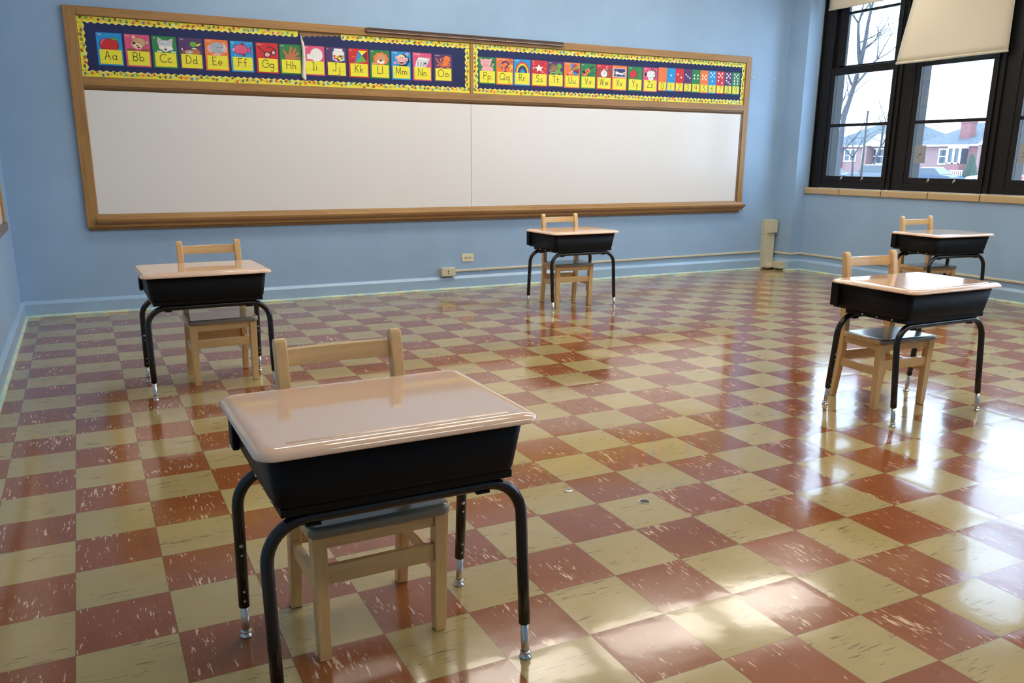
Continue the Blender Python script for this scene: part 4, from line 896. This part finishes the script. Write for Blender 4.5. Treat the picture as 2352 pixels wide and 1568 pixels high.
def car(x, y, col, label, kind=0, face=1):
    t = thing('car', (x, y, GZ+.03), PI/2*face, label=label, category='car', group='parked cars across the street')
    L = 2.3; hh = 1.45 if kind == 0 else 1.62
    if kind == 0: low = [(-L,.35),(-L,.75),(-L+.3,.88),(-1.3,.92),(1.0,.95),(L-.25,.85),(L,.7),(L,.35)]; cab = [(-1.55,.92),(-.75,hh),(.55,hh),(1.25,.94)]
    else: low = [(-L,.4),(-L,.9),(-L+.1,1.0),(1.0,1.0),(L-.2,.92),(L,.8),(L,.4)]; cab = [(-L+.12,1.0),(-L+.35,hh),(.5,hh),(1.15,1.0)]
    m = M(); m.prism(low, 'y', -.88, .88); bd = m.obj('body', col, t, bevel=.08, seg=3)
    m = M(); m.loft([[(a, -.80, z) if z < 1.1 else (a, -.62, z) for a, z in cab], [(a, .80, z) if z < 1.1 else (a, .62, z) for a, z in cab]]); cb = m.obj('cabin', OGL, t, bevel=.03)
    m = M(); m.prism([(a*.93, z) for a, z in ((cab[1][0], hh-.02), (cab[1][0]+.05, hh+.05), (cab[2][0]-.05, hh+.05), (cab[2][0], hh-.02))], 'y', -.64, .64); m.obj('snowy_roof', SNOW, t, bevel=.02)
    for s in (-1, 1):
        for wx in (-1.4, 1.4):
            m = M(); m.tube([(wx, s*.70, .33), (wx, s*.90, .33)], .33, 20); wh = m.obj('wheel', MT['dark'], t)
            m = M(); m.tube([(wx, s*.90, .33), (wx, s*.91, .33)], .19, 14); m.obj('hub', MT['zinc'], wh)
        m = M(); m.box((-L-.02, s*.72-.12, .7), (-L+.05, s*.72+.12, .88)); m.obj('tail_light', PM['red'], t)
    return t
CB = mat('dark_blue_car', (.04,.07,.12), .25); CS = mat('silver_car', (.45,.48,.52), .3); CG = mat('grey_car', (.12,.14,.17), .25)
car(64, 57.2, CB, 'dark blue car parked at the left, seen low in the corner window', 0, -1)
car(64, 52.2, CG, 'grey sport utility car under snow, seen low in the corner window', 1, 1)
car(64, 46.2, CB, 'dark blue car seen low in the left part of the second window', 0, -1)
car(64, 40.4, CS, 'silver car seen low at the right edge of the second window', 0, 1)
car(64, 35.0, CG, 'grey car parked farthest right along the street', 0, 1)
# clipped evergreen
m = M(); rnd = random.Random(4); rings = []
for k in range(12):
    z = k/11; R = (.75*(1-z)**.8+.04)*(1 if k else .8)
    rings.append([(66.2+R*(1+.14*rnd.uniform(-1,1))*math.cos(2*PI*i/16), 44.4+R*(1+.14*rnd.uniform(-1,1))*math.sin(2*PI*i/16), GZ+2.7*z) for i in range(16)])
m.loft(rings, 0, True); m.obj('conical_evergreen', noisemat('evergreen', (.015,.03,.02), (.04,.07,.05), 6), label='dark conical evergreen shrub in front of the slate roofed house', category='shrub')
t = thing('porch_railing', (66.5, 45.9, GZ), label='white front step railing beside the conical evergreen', category='railing')
m = M(); m.box((66.4, 45.3, .42), (66.5, 46.5, .50)); child(m, 'top_rail', OWH, t)
for k in range(7): m = M(); m.box((66.42, 45.32+k*.185, GZ), (66.48, 45.38+k*.185, .42)); child(m, 'baluster', OWH, t)

BARK = noisemat('grey_bark', (.03,.03,.035), (.06,.058,.062), 14)
def tree(x, y, h, label, seed, forks=2, lean=(0,0), r0=.22, first=.38, spread=.55, depth=6, path0=None, dirs=None):
    rnd = random.Random(seed); t = thing('bare_tree', (x, y, GZ), label=label, category='tree', group='bare street trees')
    tr = M(); br = M()
    def grow(p, d, ln, r, lev):
        n = 4; path = [p]; rr = [r]; q = p.copy(); dd = d.copy()
        for k in range(n):
            dd = (dd + Vector((rnd.uniform(-1,1), rnd.uniform(-1,1), rnd.uniform(-.3,.7)))*(.09 + .03*lev)).normalized()
            q = q + dd*ln/n; path.append(q.copy()); rr.append(r*(1-.42*(k+1)/n))
        (tr if lev < 2 else br).tube(path, rr, 8 if lev < 2 else (5 if lev < 4 else 3), 0, True)
        if lev >= depth: return
        nb = forks if lev == 0 else 2 + (rnd.random() < .5)
        for k in range(nb):
            a = 2*PI*(k/nb) + rnd.uniform(-.5,.5) + lev; s = spread*(.75 + .5*rnd.random())
            o1 = dd.orthogonal().normalized(); o2 = dd.cross(o1)
            nd = (dd + (o1*math.cos(a) + o2*math.sin(a))*s + Vector((0,0,.12))).normalized()
            grow(path[-1], nd, ln*(.62 + .22*rnd.random()), rr[-1]*.82, lev+1)
        if lev > 0:
            for k in range(2):
                i = rnd.choice((1,2,3)); a = rnd.uniform(0, 2*PI); o1 = dd.orthogonal().normalized(); o2 = dd.cross(o1)
                nd = (dd*.6 + (o1*math.cos(a) + o2*math.sin(a))*.9).normalized()
                if lev+2 <= depth: grow(path[i], nd, ln*.5, rr[i]*.45, lev+2)
    if path0:
        P = [Vector(q) for q in path0]; tr.tube(P, [r0*(1-.28*i/(len(P)-1)) for i in range(len(P))], 10)
        for i, d in enumerate(dirs): grow(P[d[3]], Vector(d[:3]).normalized(), d[4], d[5], 1)
    else: grow(Vector((0,0,0)), Vector((lean[0], lean[1], 1)).normalized(), h*first, r0, 0)
    tr.obj('trunk', BARK, t); br.obj('branches', BARK, t)
    return t
tree(38, 32.5, 12.5, 'tall bare forked tree filling the corner window', 14, 2, (0,0), .155, .5, .52, 7, [(0,0,0),(0,.05,2.3),(0,0,4.2),(0,-.45,5.8),(0,-.75,7.0)],
     [(.1,.30,1,4,2.2,.12), (-.1,-.28,1,4,2.6,.12), (0,-.9,.7,3,1.9,.07), (.2,.8,.8,3,1.8,.07), (0,.9,.9,2,1.9,.06), (0,-1,.9,1,1.7,.05)])
tree(60, 51.0, 6.5, 'small bare tree with spreading twigs before the pale brick bungalow', 5, 3, (0,0), .12, .35, .8, 6)
tree(60, 38.2, 7.0, 'bare tree seen through the second window to the right', 21, 3, (0,.1), .14, .35, .8, 6)
tree(70, 57.5, 8.5, 'bare tree between the two bungalows', 9, 3, (0,0), .16, .4, .6, 6)
tree(80, 72, 13, 'bare tree behind the pale brick bungalow', 33, 3, (0,0), .25, .4, .6, 5)
t = thing('street_pole', (50, 41.35, GZ), label='thin dark street pole seen through the corner window', category='pole')
m = M(); m.tube([(50,41.35,GZ), (50,41.35,4.6)], [.10,.06], 10); child(m, 'pole', MT['dark'], t)

# ------------------------------------------------------------------ light
w = bpy.data.worlds.new('world'); S.world = w; w.use_nodes = True; nt = w.node_tree
bg = nt.nodes['Background']; tc = nt.nodes.new('ShaderNodeTexCoord'); sp = nt.nodes.new('ShaderNodeSeparateXYZ'); rp = nt.nodes.new('ShaderNodeValToRGB')
nt.links.new(tc.outputs['Generated'], sp.inputs[0]); nt.links.new(sp.outputs[2], rp.inputs[0]); nt.links.new(rp.outputs[0], bg.inputs[0])
e = rp.color_ramp.elements; e[0].position = 0; e[0].color = (.60,.79,1,1); e[1].position = .5; e[1].color = (.58,.78,1,1)
bg.inputs[1].default_value = 4.0
S.view_settings.view_transform = 'Standard'; S.view_settings.look = 'None'; S.view_settings.gamma = 1; S.view_settings.use_curve_mapping = False
S.view_settings.exposure = .76
S.cycles.max_bounces = 8; S.cycles.diffuse_bounces = 5; S.cycles.glossy_bounces = 4; S.cycles.transparent_max_bounces = 12
S.cycles.use_denoising = True; S.cycles.sample_clamp_indirect = 6
S.cycles.caustics_reflective = False; S.cycles.caustics_refractive = False
